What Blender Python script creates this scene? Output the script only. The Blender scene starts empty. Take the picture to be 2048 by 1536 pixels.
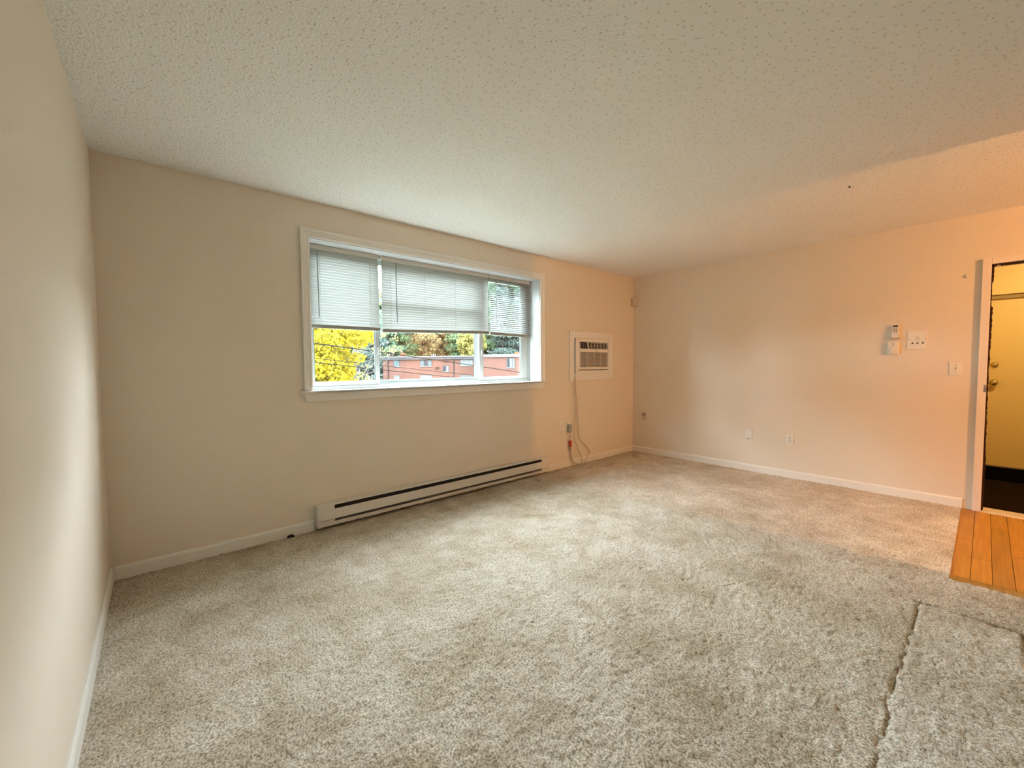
import bpy, bmesh, math, random
import numpy as np
from mathutils import Vector, Matrix

random.seed(7)
rng = np.random.default_rng(7)
SC = bpy.context.scene
COL = SC.collection

# ------------------------------------------------------------------ camera
CAM_POS = Vector((-5.1197, -3.2776, 1.2329))
YAW, PITCH, ROLL, FPX = 0.7143, -0.0463, -0.0070, 820.70
fw = Vector((math.sin(YAW) * math.cos(PITCH), math.cos(YAW) * math.cos(PITCH), math.sin(PITCH)))
rt = Vector((math.cos(YAW), -math.sin(YAW), 0))
up = rt.cross(fw)
rt, up = rt * math.cos(ROLL) + up * math.sin(ROLL), up * math.cos(ROLL) - rt * math.sin(ROLL)
cam_data = bpy.data.cameras.new('camera')
cam_data.sensor_width = 36.0
cam_data.sensor_fit = 'HORIZONTAL'
cam_data.lens = FPX / 2048 * 36.0
cam_data.clip_start = 0.02
cam_data.clip_end = 500
cam = bpy.data.objects.new('camera', cam_data)
COL.objects.link(cam)
M3 = Matrix((rt, up, -fw)).transposed()
cam.matrix_world = Matrix.Translation(CAM_POS) @ M3.to_4x4()
SC.camera = cam

# ------------------------------------------------------------------ sky (even bright overcast) and exposure
SKY = 50.0
LAMP = 4300.0
HALL_LAMP = 490.0
world = bpy.data.worlds.new('overcast_sky')
SC.world = world
world.use_nodes = True
bg = world.node_tree.nodes['Background']
bg.inputs['Color'].default_value = (0.87, 0.985, 1.09, 1)
bg.inputs['Strength'].default_value = SKY
SC.view_settings.view_transform = 'Standard'
SC.view_settings.look = 'None'
SC.view_settings.gamma = 1.0
SC.view_settings.use_curve_mapping = False
SC.view_settings.exposure = 0.0
SC.cycles.use_denoising = True
SC.cycles.use_adaptive_sampling = True
SC.cycles.adaptive_threshold = 0.14
SC.cycles.adaptive_min_samples = 20
SC.cycles.max_bounces = 8
SC.cycles.diffuse_bounces = 4
SC.cycles.transparent_max_bounces = 16
SC.cycles.sample_clamp_indirect = 12.0
SC.cycles.caustics_reflective = False
SC.cycles.caustics_refractive = False

# sky portal in the window opening: emits nothing, only steers the sky sampling
pl = bpy.data.lights.new('sky_portal', 'AREA')
pl.shape = 'RECTANGLE'
pl.size, pl.size_y = 2.4, 1.2
pl.cycles.is_portal = True
po = bpy.data.objects.new('sky_portal', pl)
COL.objects.link(po)
po.location = (-3.05, 0.262, 1.61)
po.rotation_euler = (math.radians(-90), 0, 0)
po['kind'] = 'helper'

# ------------------------------------------------------------------ helpers
class MB:
    def __init__(self):
        self.v, self.f = [], []
    def add(self, vs, fs):
        n = len(self.v)
        self.v += [tuple(p) for p in vs]
        self.f += [tuple(i + n for i in q) for q in fs]
        return self
    def box(self, x0, x1, y0, y1, z0, z1):
        x0, x1 = sorted((x0, x1)); y0, y1 = sorted((y0, y1)); z0, z1 = sorted((z0, z1))
        vs = [(x0, y0, z0), (x1, y0, z0), (x1, y1, z0), (x0, y1, z0), (x0, y0, z1), (x1, y0, z1), (x1, y1, z1), (x0, y1, z1)]
        return self.add(vs, [(0, 3, 2, 1), (4, 5, 6, 7), (0, 1, 5, 4), (1, 2, 6, 5), (2, 3, 7, 6), (3, 0, 4, 7)])
    def prism(self, poly, axis, a, b):
        """extrude a 2D polygon along axis from a to b; poly in the other two axes (cyclic order)"""
        def P(u, w, t):
            return {'x': (t, u, w), 'y': (u, t, w), 'z': (u, w, t)}[axis]
        n = len(poly)
        vs = [P(u, w, a) for u, w in poly] + [P(u, w, b) for u, w in poly]
        fs = [tuple(range(n)), tuple(range(2 * n - 1, n - 1, -1))]
        fs += [(i, (i + 1) % n, (i + 1) % n + n, i + n) for i in range(n)]
        return self.add(vs, fs)
    def tube(self, pts, r, n=8, closed=True):
        pts = [Vector(p) for p in pts]
        rs = r if isinstance(r, (list, tuple)) else [r] * len(pts)
        vs, fs = [], []
        a = None
        for i, p in enumerate(pts):
            t = (pts[min(i + 1, len(pts) - 1)] - pts[max(i - 1, 0)]).normalized()
            if a is None:
                a = t.orthogonal().normalized()
            a = (a - t * a.dot(t)).normalized()
            b = t.cross(a)
            for k in range(n):
                q = 2 * math.pi * k / n
                vs.append(p + (a * math.cos(q) + b * math.sin(q)) * rs[i])
        for i in range(len(pts) - 1):
            for k in range(n):
                fs.append((i * n + k, i * n + (k + 1) % n, (i + 1) * n + (k + 1) % n, (i + 1) * n + k))
        if closed:
            fs.append(tuple(range(n - 1, -1, -1)))
            fs.append(tuple(range((len(pts) - 1) * n, len(pts) * n)))
        return self.add(vs, fs)
    def lathe(self, prof, center, axis='z', n=20):
        """prof: list of (radius, height along axis)"""
        cx, cy, cz = center
        vs, fs = [], []
        for r, h in prof:
            for k in range(n):
                q = 2 * math.pi * k / n
                u, w = r * math.cos(q), r * math.sin(q)
                vs.append({'z': (cx + u, cy + w, cz + h), 'y': (cx + u, cy + h, cz + w), 'x': (cx + h, cy + u, cz + w)}[axis])
        for i in range(len(prof) - 1):
            for k in range(n):
                fs.append((i * n + k, i * n + (k + 1) % n, (i + 1) * n + (k + 1) % n, (i + 1) * n + k))
        fs.append(tuple(range(n - 1, -1, -1)))
        fs.append(tuple(range((len(prof) - 1) * n, len(prof) * n)))
        return self.add(vs, fs)
    def build(self, name, mat, parent=None, smooth=False, bevel=0.0):
        me = bpy.data.meshes.new(name)
        me.from_pydata(self.v, [], self.f)
        bm = bmesh.new(); bm.from_mesh(me)
        bmesh.ops.recalc_face_normals(bm, faces=bm.faces)
        bm.to_mesh(me); bm.free()
        me.materials.append(mat)
        o = bpy.data.objects.new(name, me)
        COL.objects.link(o)
        if parent is not None:
            o.parent = parent
            o.matrix_parent_inverse = Matrix.Translation(-parent.location) if parent.type == 'EMPTY' else Matrix.Identity(4)
        if smooth:
            for p in me.polygons:
                p.use_smooth = True
        if bevel:
            m = o.modifiers.new('bevel', 'BEVEL')
            m.width = bevel; m.segments = 2; m.limit_method = 'ANGLE'; m.angle_limit = math.radians(40)
        return o

def tag(o, label=None, cat=None, group=None, kind=None):
    if label: o['label'] = label
    if cat: o['category'] = cat
    if group: o['group'] = group
    if kind: o['kind'] = kind
    return o

def empty(name, loc, label=None, cat=None, group=None, kind=None):
    o = bpy.data.objects.new(name, None)
    o.empty_display_size = 0.05
    COL.objects.link(o)
    o.location = loc
    return tag(o, label, cat, group, kind)

def setp(b, **kw):
    for k, v in kw.items():
        b.inputs[k.replace('_', ' ')].default_value = v

def mat(name, col, rough=0.6, metal=0.0, noise=None, bump=None, spec=0.3):
    """procedural material: base colour with a little noise; noise=(scale, amount); bump=(scale, strength, distance)"""
    m = bpy.data.materials.new(name); m.use_nodes = True
    nt = m.node_tree; b = nt.nodes['Principled BSDF']
    b.inputs['Base Color'].default_value = (*col, 1)
    b.inputs['Roughness'].default_value = rough
    b.inputs['Metallic'].default_value = metal
    b.inputs['Specular IOR Level'].default_value = spec
    tc = nt.nodes.new('ShaderNodeTexCoord')
    if noise:
        n = nt.nodes.new('ShaderNodeTexNoise'); n.inputs['Scale'].default_value = noise[0]; n.inputs['Detail'].default_value = 2
        nt.links.new(tc.outputs['Object'], n.inputs['Vector'])
        mx = nt.nodes.new('ShaderNodeMix'); mx.data_type = 'RGBA'
        mx.inputs['A'].default_value = (*[c * (1 - noise[1]) for c in col], 1)
        mx.inputs['B'].default_value = (*[min(1, c * (1 + noise[1])) for c in col], 1)
        nt.links.new(n.outputs['Fac'], mx.inputs['Factor'])
        nt.links.new(mx.outputs['Result'], b.inputs['Base Color'])
    if bump:
        n = nt.nodes.new('ShaderNodeTexNoise'); n.inputs['Scale'].default_value = bump[0]; n.inputs['Detail'].default_value = 3
        nt.links.new(tc.outputs['Object'], n.inputs['Vector'])
        bp = nt.nodes.new('ShaderNodeBump'); bp.inputs['Strength'].default_value = bump[1]; bp.inputs['Distance'].default_value = bump[2]
        nt.links.new(n.outputs['Fac'], bp.inputs['Height'])
        nt.links.new(bp.outputs['Normal'], b.inputs['Normal'])
    return m

def emit(name, col, strength):
    m = bpy.data.materials.new(name); m.use_nodes = True
    b = m.node_tree.nodes['Principled BSDF']
    b.inputs['Base Color'].default_value = (0.9, 0.85, 0.75, 1)
    b.inputs['Emission Color'].default_value = (*col, 1)
    b.inputs['Emission Strength'].default_value = strength
    return m

WALL_C = (0.80, 0.712, 0.59)
M = {}
M['wall'] = mat('wall_paint', WALL_C, 0.75, noise=(1.3, 0.012))
M['trim'] = mat('trim_paint', (0.84, 0.81, 0.75), 0.45, noise=(6, 0.015))
M['heater'] = mat('heater_enamel', (0.78, 0.74, 0.67), 0.4, noise=(9, 0.02))
M['heater_dark'] = mat('heater_dark', (0.02, 0.016, 0.015), 0.6, noise=(30, 0.2))
M['vinyl'] = mat('window_vinyl', (0.42, 0.45, 0.44), 0.35, noise=(7, 0.015))
M['gasket'] = mat('window_gasket', (0.12, 0.15, 0.15), 0.5, noise=(20, 0.1))
M['plastic'] = mat('white_plastic', (0.84, 0.80, 0.72), 0.4, noise=(18, 0.012))
M['plastic2'] = mat('beige_plastic', (0.66, 0.55, 0.42), 0.45, noise=(18, 0.02))
M['grille'] = mat('ac_grille_plastic', (0.62, 0.55, 0.47), 0.5, noise=(30, 0.03))
M['ac_white'] = mat('ac_case_plastic', (0.80, 0.75, 0.68), 0.4, noise=(18, 0.012))
M['black'] = mat('black_plastic', (0.015, 0.012, 0.012), 0.35, noise=(40, 0.2))
M['dark'] = mat('dark_gap', (0.03, 0.022, 0.018), 0.8, noise=(40, 0.2))
M['grey'] = mat('grey_plastic', (0.42, 0.41, 0.38), 0.5, noise=(40, 0.05))
M['red'] = mat('red_tag', (0.62, 0.06, 0.02), 0.5, noise=(40, 0.08))
M['screw'] = mat('screw_metal', (0.30, 0.26, 0.21), 0.4, 0.6, noise=(60, 0.1))
M['brass'] = mat('brass', (0.62, 0.47, 0.20), 0.22, 1.0, noise=(30, 0.05))
M['steel'] = mat('strike_steel', (0.45, 0.42, 0.38), 0.35, 0.9, noise=(50, 0.08))
M['frame_metal'] = mat('door_frame_paint', (0.84, 0.76, 0.68), 0.4, noise=(9, 0.015))
M['weather'] = mat('weatherstrip', (0.035, 0.014, 0.010), 0.85, noise=(60, 0.4))
M['yellow_paint'] = mat('hall_yellow_paint', (0.80, 0.60, 0.22), 0.55, noise=(5, 0.02))
M['yellow_door'] = mat('hall_yellow_door_paint', (0.80, 0.58, 0.20), 0.4, noise=(4, 0.02))
M['hall_floor'] = mat('hall_carpet', (0.014, 0.008, 0.0045), 0.95, noise=(160, 0.4), spec=0.0)
M['mat_black'] = mat('doormat_rubber', (0.003, 0.002, 0.002), 0.95, noise=(150, 0.3), spec=0.0)
M['kitchen'] = mat('entry_paint', (0.34, 0.27, 0.20), 0.7, noise=(2, 0.02))
M['cable'] = mat('cable_ivory', (0.62, 0.52, 0.40), 0.5, noise=(40, 0.05))
M['slot'] = mat('outlet_slot', (0.05, 0.04, 0.035), 0.7, noise=(60, 0.2))
M['threshold'] = mat('threshold_metal', (0.75, 0.64, 0.48), 0.35, 0.5, noise=(30, 0.1))
M['scrap'] = mat('dark_scrap', (0.02, 0.012, 0.010), 0.8, noise=(80, 0.4))
M['subfloor'] = mat('subfloor', (0.20, 0.15, 0.10), 0.9, noise=(20, 0.2))

# ceiling: sprayed popcorn texture
def ceiling_mat():
    m = bpy.data.materials.new('popcorn_ceiling'); m.use_nodes = True
    nt = m.node_tree; b = nt.nodes['Principled BSDF']; L = nt.links.new
    b.inputs['Roughness'].default_value = 0.9; b.inputs['Specular IOR Level'].default_value = 0.1
    tc = nt.nodes.new('ShaderNodeTexCoord')
    v = nt.nodes.new('ShaderNodeTexVoronoi'); v.voronoi_dimensions = '2D'; v.inputs['Scale'].default_value = 85
    n = nt.nodes.new('ShaderNodeTexNoise'); n.noise_dimensions = '2D'; n.inputs['Scale'].default_value = 95; n.inputs['Detail'].default_value = 2; n.inputs['Roughness'].default_value = 0.65
    L(tc.outputs['Object'], v.inputs['Vector']); L(tc.outputs['Object'], n.inputs['Vector'])
    ma = nt.nodes.new('ShaderNodeMath'); ma.operation = 'MULTIPLY_ADD'; ma.inputs[1].default_value = -0.7
    L(v.outputs['Distance'], ma.inputs[0]); L(n.outputs['Fac'], ma.inputs[2])
    bp = nt.nodes.new('ShaderNodeBump'); bp.inputs['Strength'].default_value = 0.38; bp.inputs['Distance'].default_value = 0.010
    L(ma.outputs[0], bp.inputs['Height']); L(bp.outputs['Normal'], b.inputs['Normal'])
    # sparse brownish specks in the spray
    v2 = nt.nodes.new('ShaderNodeTexVoronoi'); v2.voronoi_dimensions = '2D'; v2.inputs['Scale'].default_value = 24
    L(tc.outputs['Object'], v2.inputs['Vector'])
    cr = nt.nodes.new('ShaderNodeValToRGB')
    cr.color_ramp.elements[0].position = 0.05; cr.color_ramp.elements[0].color = (0.66, 0.62, 0.55, 1)
    cr.color_ramp.elements[1].position = 0.13; cr.color_ramp.elements[1].color = (0.91, 0.90, 0.855, 1)
    L(v2.outputs['Distance'], cr.inputs['Fac']); L(cr.outputs['Color'], b.inputs['Base Color'])
    return m
M['ceiling'] = ceiling_mat()

def carpet_mat(name, base, light):
    m = bpy.data.materials.new(name); m.use_nodes = True
    nt = m.node_tree; b = nt.nodes['Principled BSDF']; L = nt.links.new
    b.inputs['Roughness'].default_value = 1.0; b.inputs['Specular IOR Level'].default_value = 0.05
    b.inputs['Sheen Weight'].default_value = 0.15
    tc = nt.nodes.new('ShaderNodeTexCoord')
    def noise(s, d=4, r=0.6):
        n = nt.nodes.new('ShaderNodeTexNoise'); n.noise_dimensions = '2D'; n.inputs['Scale'].default_value = s; n.inputs['Detail'].default_value = d; n.inputs['Roughness'].default_value = r
        L(tc.outputs['Object'], n.inputs['Vector']); return n
    def ramp(src, a, c0, bb, c1):
        cr = nt.nodes.new('ShaderNodeValToRGB'); e = cr.color_ramp.elements
        e[0].position = a; e[0].color = (*c0, 1); e[1].position = bb; e[1].color = (*c1, 1)
        L(src, cr.inputs['Fac']); return cr
    def mix(f, a, bb, mode='MULTIPLY'):
        x = nt.nodes.new('ShaderNodeMix'); x.data_type = 'RGBA'; x.blend_type = mode
        if isinstance(f, float): x.inputs['Factor'].default_value = f
        else: L(f, x.inputs['Factor'])
        L(a, x.inputs['A']); L(bb, x.inputs['B']); return x.outputs['Result']
    fine = ramp(noise(120, 2).outputs['Fac'], 0.33, tuple(c * 0.66 for c in base), 0.62, light)
    mott = ramp(noise(2.1, 4, 0.62).outputs['Fac'], 0.34, (0.80, 0.76, 0.70), 0.60, (1.0, 1.0, 1.0))
    patch = ramp(noise(9.0, 3, 0.7).outputs['Fac'], 0.36, (0.86, 0.835, 0.79), 0.58, (1, 1, 1))
    c = mix(1.0, fine.outputs['Color'], mott.outputs['Color'])
    c = mix(1.0, c, patch.outputs['Color'])
    at = nt.nodes.new('ShaderNodeAttribute'); at.attribute_name = 'stain_shade'
    c = mix(1.0, c, at.outputs['Color'])
    L(c, b.inputs['Base Color'])
    bp = nt.nodes.new('ShaderNodeBump'); bp.inputs['Strength'].default_value = 0.6; bp.inputs['Distance'].default_value = 0.004
    L(noise(260, 1).outputs['Fac'], bp.inputs['Height']); L(bp.outputs['Normal'], b.inputs['Normal'])
    return m
M['carpet'] = carpet_mat('beige_carpet', (0.585, 0.495, 0.37), (0.85, 0.775, 0.645))
M['carpet_patch'] = carpet_mat('carpet_patch', (0.63, 0.55, 0.435), (0.88, 0.815, 0.70))

def wood_mat():
    m = bpy.data.materials.new('oak_floor'); m.use_nodes = True
    nt = m.node_tree; b = nt.nodes['Principled BSDF']; L = nt.links.new
    b.inputs['Roughness'].default_value = 0.42; b.inputs['Specular IOR Level'].default_value = 0.25
    tc = nt.nodes.new('ShaderNodeTexCoord'); mp = nt.nodes.new('ShaderNodeMapping')
    mp.inputs['Scale'].default_value = (3, 60, 20)
    L(tc.outputs['Object'], mp.inputs['Vector'])
    n = nt.nodes.new('ShaderNodeTexNoise'); n.inputs['Scale'].default_value = 1.0; n.inputs['Detail'].default_value = 5
    L(mp.outputs['Vector'], n.inputs['Vector'])
    cr = nt.nodes.new('ShaderNodeValToRGB')
    cr.color_ramp.elements[0].position = 0.3; cr.color_ramp.elements[0].color = (0.36, 0.145, 0.010, 1)
    cr.color_ramp.elements[1].position = 0.7; cr.color_ramp.elements[1].color = (0.49, 0.22, 0.018, 1)
    L(n.outputs['Fac'], cr.inputs['Fac'])
    oi = nt.nodes.new('ShaderNodeObjectInfo')
    hsv = nt.nodes.new('ShaderNodeHueSaturation')
    mr = nt.nodes.new('ShaderNodeMapRange'); mr.inputs['To Min'].default_value = 0.80; mr.inputs['To Max'].default_value = 1.12
    L(oi.outputs['Random'], mr.inputs['Value']); L(mr.outputs['Result'], hsv.inputs['Value'])
    L(cr.outputs['Color'], hsv.inputs['Color']); L(hsv.outputs['Color'], b.inputs['Base Color'])
    return m
M['wood'] = wood_mat()

def glass_mat(name, tint, refl=0.05):
    m = bpy.data.materials.new(name); m.use_nodes = True
    nt = m.node_tree; nt.nodes.clear(); L = nt.links.new
    out = nt.nodes.new('ShaderNodeOutputMaterial')
    tr = nt.nodes.new('ShaderNodeBsdfTransparent'); tr.inputs['Color'].default_value = (*tint, 1)
    gl = nt.nodes.new('ShaderNodeBsdfGlossy'); gl.inputs['Roughness'].default_value = 0.02
    mx = nt.nodes.new('ShaderNodeMixShader'); mx.inputs['Fac'].default_value = refl
    L(tr.outputs[0], mx.inputs[1]); L(gl.outputs[0], mx.inputs[2]); L(mx.outputs[0], out.inputs['Surface'])
    return m
M['glass'] = glass_mat('window_glass', (0.96, 0.98, 0.97))

def slat_mat():
    m = bpy.data.materials.new('blind_slat_vinyl'); m.use_nodes = True
    nt = m.node_tree; nt.nodes.clear(); L = nt.links.new
    out = nt.nodes.new('ShaderNodeOutputMaterial')
    tc = nt.nodes.new('ShaderNodeTexCoord'); n = nt.nodes.new('ShaderNodeTexNoise'); n.inputs['Scale'].default_value = 8
    L(tc.outputs['Object'], n.inputs['Vector'])
    cr = nt.nodes.new('ShaderNodeValToRGB')
    cr.color_ramp.elements[0].color = (0.46, 0.47, 0.46, 1); cr.color_ramp.elements[1].color = (0.52, 0.53, 0.52, 1)
    L(n.outputs['Fac'], cr.inputs['Fac'])
    d = nt.nodes.new('ShaderNodeBsdfDiffuse'); t = nt.nodes.new('ShaderNodeBsdfTranslucent')
    L(cr.outputs['Color'], d.inputs['Color']); t.inputs['Color'].default_value = (0.86, 0.88, 0.85, 1)
    mx = nt.nodes.new('ShaderNodeMixShader'); mx.inputs['Fac'].default_value = 0.22
    L(d.outputs[0], mx.inputs[1]); L(t.outputs[0], mx.inputs[2]); L(mx.outputs[0], out.inputs['Surface'])
    return m
M['slat'] = slat_mat()
M['rail'] = mat('blind_rail', (0.62, 0.59, 0.52), 0.45, noise=(10, 0.02))
M['bottom_rail'] = mat('blind_bottom_rail', (0.26, 0.245, 0.205), 0.5, noise=(10, 0.03))
M['wand'] = mat('blind_wand', (0.22, 0.24, 0.23), 0.3, noise=(10, 0.05))

def brick_mat():
    m = bpy.data.materials.new('far_red_brick'); m.use_nodes = True
    nt = m.node_tree; b = nt.nodes['Principled BSDF']; L = nt.links.new
    b.inputs['Roughness'].default_value = 0.9; b.inputs['Specular IOR Level'].default_value = 0.0
    tc = nt.nodes.new('ShaderNodeTexCoord')
    br = nt.nodes.new('ShaderNodeTexBrick')
    br.inputs['Color1'].default_value = (0.056, 0.0248, 0.0195, 1); br.inputs['Color2'].default_value = (0.044, 0.0194, 0.0154, 1)
    br.inputs['Mortar'].default_value = (0.054, 0.039, 0.034, 1)
    br.inputs['Scale'].default_value = 4.2; br.inputs['Mortar Size'].default_value = 0.03
    mp = nt.nodes.new('ShaderNodeMapping'); mp.inputs['Rotation'].default_value = (math.radians(90), 0, 0)
    L(tc.outputs['Object'], mp.inputs['Vector']); L(mp.outputs['Vector'], br.inputs['Vector'])
    n = nt.nodes.new('ShaderNodeTexNoise'); n.inputs['Scale'].default_value = 0.6; n.inputs['Detail'].default_value = 5
    L(tc.outputs['Object'], n.inputs['Vector'])
    mx = nt.nodes.new('ShaderNodeMix'); mx.data_type = 'RGBA'; mx.blend_type = 'MULTIPLY'; mx.inputs['Factor'].default_value = 1
    cr = nt.nodes.new('ShaderNodeValToRGB'); cr.color_ramp.elements[0].color = (0.75, 0.75, 0.75, 1); cr.color_ramp.elements[1].color = (1.2, 1.15, 1.1, 1)
    L(n.outputs['Fac'], cr.inputs['Fac']); L(br.outputs['Color'], mx.inputs['A']); L(cr.outputs['Color'], mx.inputs['B'])
    L(mx.outputs['Result'], b.inputs['Base Color'])
    return m
M['brick'] = brick_mat()
M['roof_white'] = mat('roof_edge_white', (0.0671, 0.0671, 0.0671), 0.6, noise=(1, 0.05), spec=0.0)
M['fascia'] = mat('roof_fascia_grey', (0.0290, 0.0290, 0.0313), 0.6, noise=(1, 0.05), spec=0.0)
M['ext_frame'] = mat('far_window_frame', (0.0247, 0.0290, 0.0290), 0.5, noise=(2, 0.05), spec=0.0)
M['ext_white'] = mat('far_window_white', (0.0502, 0.0519, 0.0537), 0.5, noise=(2, 0.05), spec=0.0)
M['ext_pane'] = mat('far_window_pane', (0.0336, 0.0447, 0.0471), 0.15, noise=(1.5, 0.3), spec=0.0)
M['ext_pane_dark'] = mat('far_window_pane_dark', (0.0134, 0.0164, 0.0203), 0.15, noise=(1.5, 0.3), spec=0.0)
M['ext_curtain'] = mat('far_window_curtain', (0.0553, 0.0590, 0.0590), 0.8, noise=(3, 0.05), spec=0.0)
M['pipe'] = mat('downspout', (0.0157, 0.0128, 0.0111), 0.6, noise=(2, 0.1), spec=0.0)
M['orange_vent'] = mat('clay_chimney', (0.0716, 0.0290, 0.0157), 0.8, noise=(3, 0.1), spec=0.0)
M['wire'] = mat('power_wire', (0.0051, 0.0051, 0.0051), 0.35, noise=(2, 0.05), spec=0.0)
M['ground'] = mat('street_ground', (0.10, 0.11, 0.08), 0.95, noise=(0.2, 0.3))
M['bark'] = mat('bark', (0.0128, 0.0096, 0.0083), 0.9, noise=(3, 0.3), spec=0.0)
M['bark_pale'] = mat('bark_pale', (0.0447, 0.0402, 0.0381), 0.9, noise=(3, 0.2), spec=0.0)

def leaf_mat(name, c0, c1, sc):
    m = bpy.data.materials.new(name); m.use_nodes = True
    nt = m.node_tree; nt.nodes.clear(); L = nt.links.new
    out = nt.nodes.new('ShaderNodeOutputMaterial')
    tc = nt.nodes.new('ShaderNodeTexCoord'); n = nt.nodes.new('ShaderNodeTexNoise'); n.inputs['Scale'].default_value = sc; n.inputs['Detail'].default_value = 2
    L(tc.outputs['Object'], n.inputs['Vector'])
    cr = nt.nodes.new('ShaderNodeValToRGB')
    cr.color_ramp.elements[0].position = 0.35; cr.color_ramp.elements[1].position = 0.65
    cr.color_ramp.elements[0].color = (*c0, 1); cr.color_ramp.elements[1].color = (*c1, 1)
    L(n.outputs['Fac'], cr.inputs['Fac'])
    d = nt.nodes.new('ShaderNodeBsdfDiffuse'); t = nt.nodes.new('ShaderNodeBsdfTranslucent')
    L(cr.outputs['Color'], d.inputs['Color']); L(cr.outputs['Color'], t.inputs['Color'])
    mx = nt.nodes.new('ShaderNodeMixShader'); mx.inputs['Fac'].default_value = 0.35
    L(d.outputs[0], mx.inputs[1]); L(t.outputs[0], mx.inputs[2]); L(mx.outputs[0], out.inputs['Surface'])
    return m
M['leaf_yellow'] = leaf_mat('yellow_leaves', (0.1060, 0.0732, 0.0033), (0.1565, 0.1263, 0.0151), 3.0)
M['leaf_pine'] = leaf_mat('pine_needles', (0.0324, 0.0559, 0.0337), (0.0770, 0.1123, 0.0691), 0.7)
M['leaf_green'] = leaf_mat('green_leaves', (0.0320, 0.0593, 0.0288), (0.0779, 0.1084, 0.0540), 0.7)
M['leaf_rust'] = leaf_mat('rust_leaves', (0.0747, 0.0576, 0.0304), (0.1342, 0.1035, 0.0490), 0.7)
M['leaf_gold'] = leaf_mat('gold_leaves', (0.1121, 0.1053, 0.0303), (0.1719, 0.1583, 0.0493), 0.7)
M['leaf_blue'] = leaf_mat('blue_green_needles', (0.0292, 0.0455, 0.0415), (0.0709, 0.0914, 0.0792), 0.7)

# ------------------------------------------------------------------ the room shell
H = 2.44
XL = -5.358           # left wall plane
YB = -3.85            # rear wall plane (behind the camera)
WX0, WX1, WZ0, WZ1 = -4.240, -1.863, 1.045, 2.179     # window opening
WT = 0.27             # thickness of the window wall
AX0, AX1, AZ0, AZ1 = -1.24, -0.60, 1.14, 1.54         # sleeve of the air conditioner
DY0, DY1, DZ = -3.288, -4.20, 2.014                   # doorway in the right wall

# window wall, with the window hole and the air-conditioner sleeve hole
w = MB()
w.box(XL - 0.15, WX0, 0, WT, -0.1, H + 0.1)
w.box(WX0, WX1, 0, WT, -0.1, WZ0)
w.box(WX0, WX1, 0, WT, WZ1, H + 0.1)
w.box(WX1, AX0, 0, WT, -0.1, H + 0.1)
w.box(AX0, AX1, 0, WT, -0.1, AZ0)
w.box(AX0, AX1, 0, WT, AZ1, H + 0.1)
w.box(AX1, 0.15, 0, WT, -0.1, H + 0.1)
tag(w.build('wall_front', M['wall']), 'beige painted wall holding the wide window and the air conditioner', 'wall', kind='structure')

w = MB()
w.box(XL - 0.15, XL, YB - 0.12, 0, -0.1, H + 0.1)
tag(w.build('wall_left', M['wall']), 'pale painted side wall close beside the camera on the left', 'wall', kind='structure')

w = MB()
w.box(0, 0.14, DY0, 0, -0.1, H + 0.1)
w.box(0, 0.14, DY1, DY0, DZ, H + 0.1)
w.box(0, 0.14, -6.6, DY1, -0.1, H + 0.1)
tag(w.build('wall_right', M['wall']), 'beige painted wall with thermostat, switches and the open doorway', 'wall', kind='structure')

JX = -1.60
w = MB()
w.box(XL, JX, YB - 0.12, YB, -0.1, H + 0.1)
tag(w.build('wall_back', M['wall']), 'painted wall behind the camera that ends at the entry', 'wall', kind='structure')
w = MB()
w.box(-3.3, -3.18, -6.6, YB - 0.12, -0.1, H + 0.1)
w.box(-3.3, 0.14, -6.72, -6.6, -0.1, H + 0.1)
tag(w.build('wall_entry', M['kitchen']), 'painted walls around the entry space behind the living room', 'wall', kind='structure')

c = MB(); c.box(XL - 0.15, 0.15, -6.72, 0.0, H, H + 0.1)
tag(c.build('ceiling', M['ceiling']), 'off-white sprayed popcorn ceiling over the whole room', 'ceiling', kind='structure')

# ------------------------------------------------------------------ carpet: real pile relief
WFX, WFY = -1.745, -3.182       # corner of the wood floor of the entry
STEP = 0.0085
nx = int(round(-XL / STEP)) + 1
ny = int(round(-YB / STEP)) + 1
xs = np.linspace(XL, 0.0, nx); ys = np.linspace(YB, 0.0, ny)
X, Y = np.meshgrid(xs, ys, indexing='ij')
def vnoise(scale, seed):
    r = np.random.default_rng(seed)
    gx, gy = int(6 / scale) + 3, int(4.5 / scale) + 3
    g = r.random((gx, gy))
    u = (X - XL) / scale; v = (Y - YB) / scale
    i = u.astype(int); j = v.astype(int); fu = u - i; fv = v - j
    fu = fu * fu * (3 - 2 * fu); fv = fv * fv * (3 - 2 * fv)
    return (g[i, j] * (1 - fu) + g[i + 1, j] * fu) * (1 - fv) + (g[i, j + 1] * (1 - fu) + g[i + 1, j + 1] * fu) * fv - 0.5
Z = 0.008 * vnoise(0.0135, 1) + 0.0010 * vnoise(0.035, 2) + 0.005 * (rng.random(X.shape) - 0.5) + 0.006 * vnoise(0.30, 3)
# cut seams around the patch
PX0, PX1, PY0, PY1 = -3.95, -2.195, -3.428, -3.088
wob = 0.020 * vnoise(0.16, 5) + 0.012 * vnoise(0.05, 6)
dxp = np.maximum(PX0 - X, X - PX1); dyp = np.maximum(PY0 - Y, Y - PY1)
sd = np.where((dxp > 0) & (dyp > 0), np.hypot(dxp, dyp), np.maximum(dxp, dyp)) + wob
seam = np.exp(-(sd / 0.0052) ** 2)
Z -= 0.009 * seam
Z = np.where(sd < 0, Z + 0.002, Z)
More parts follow.
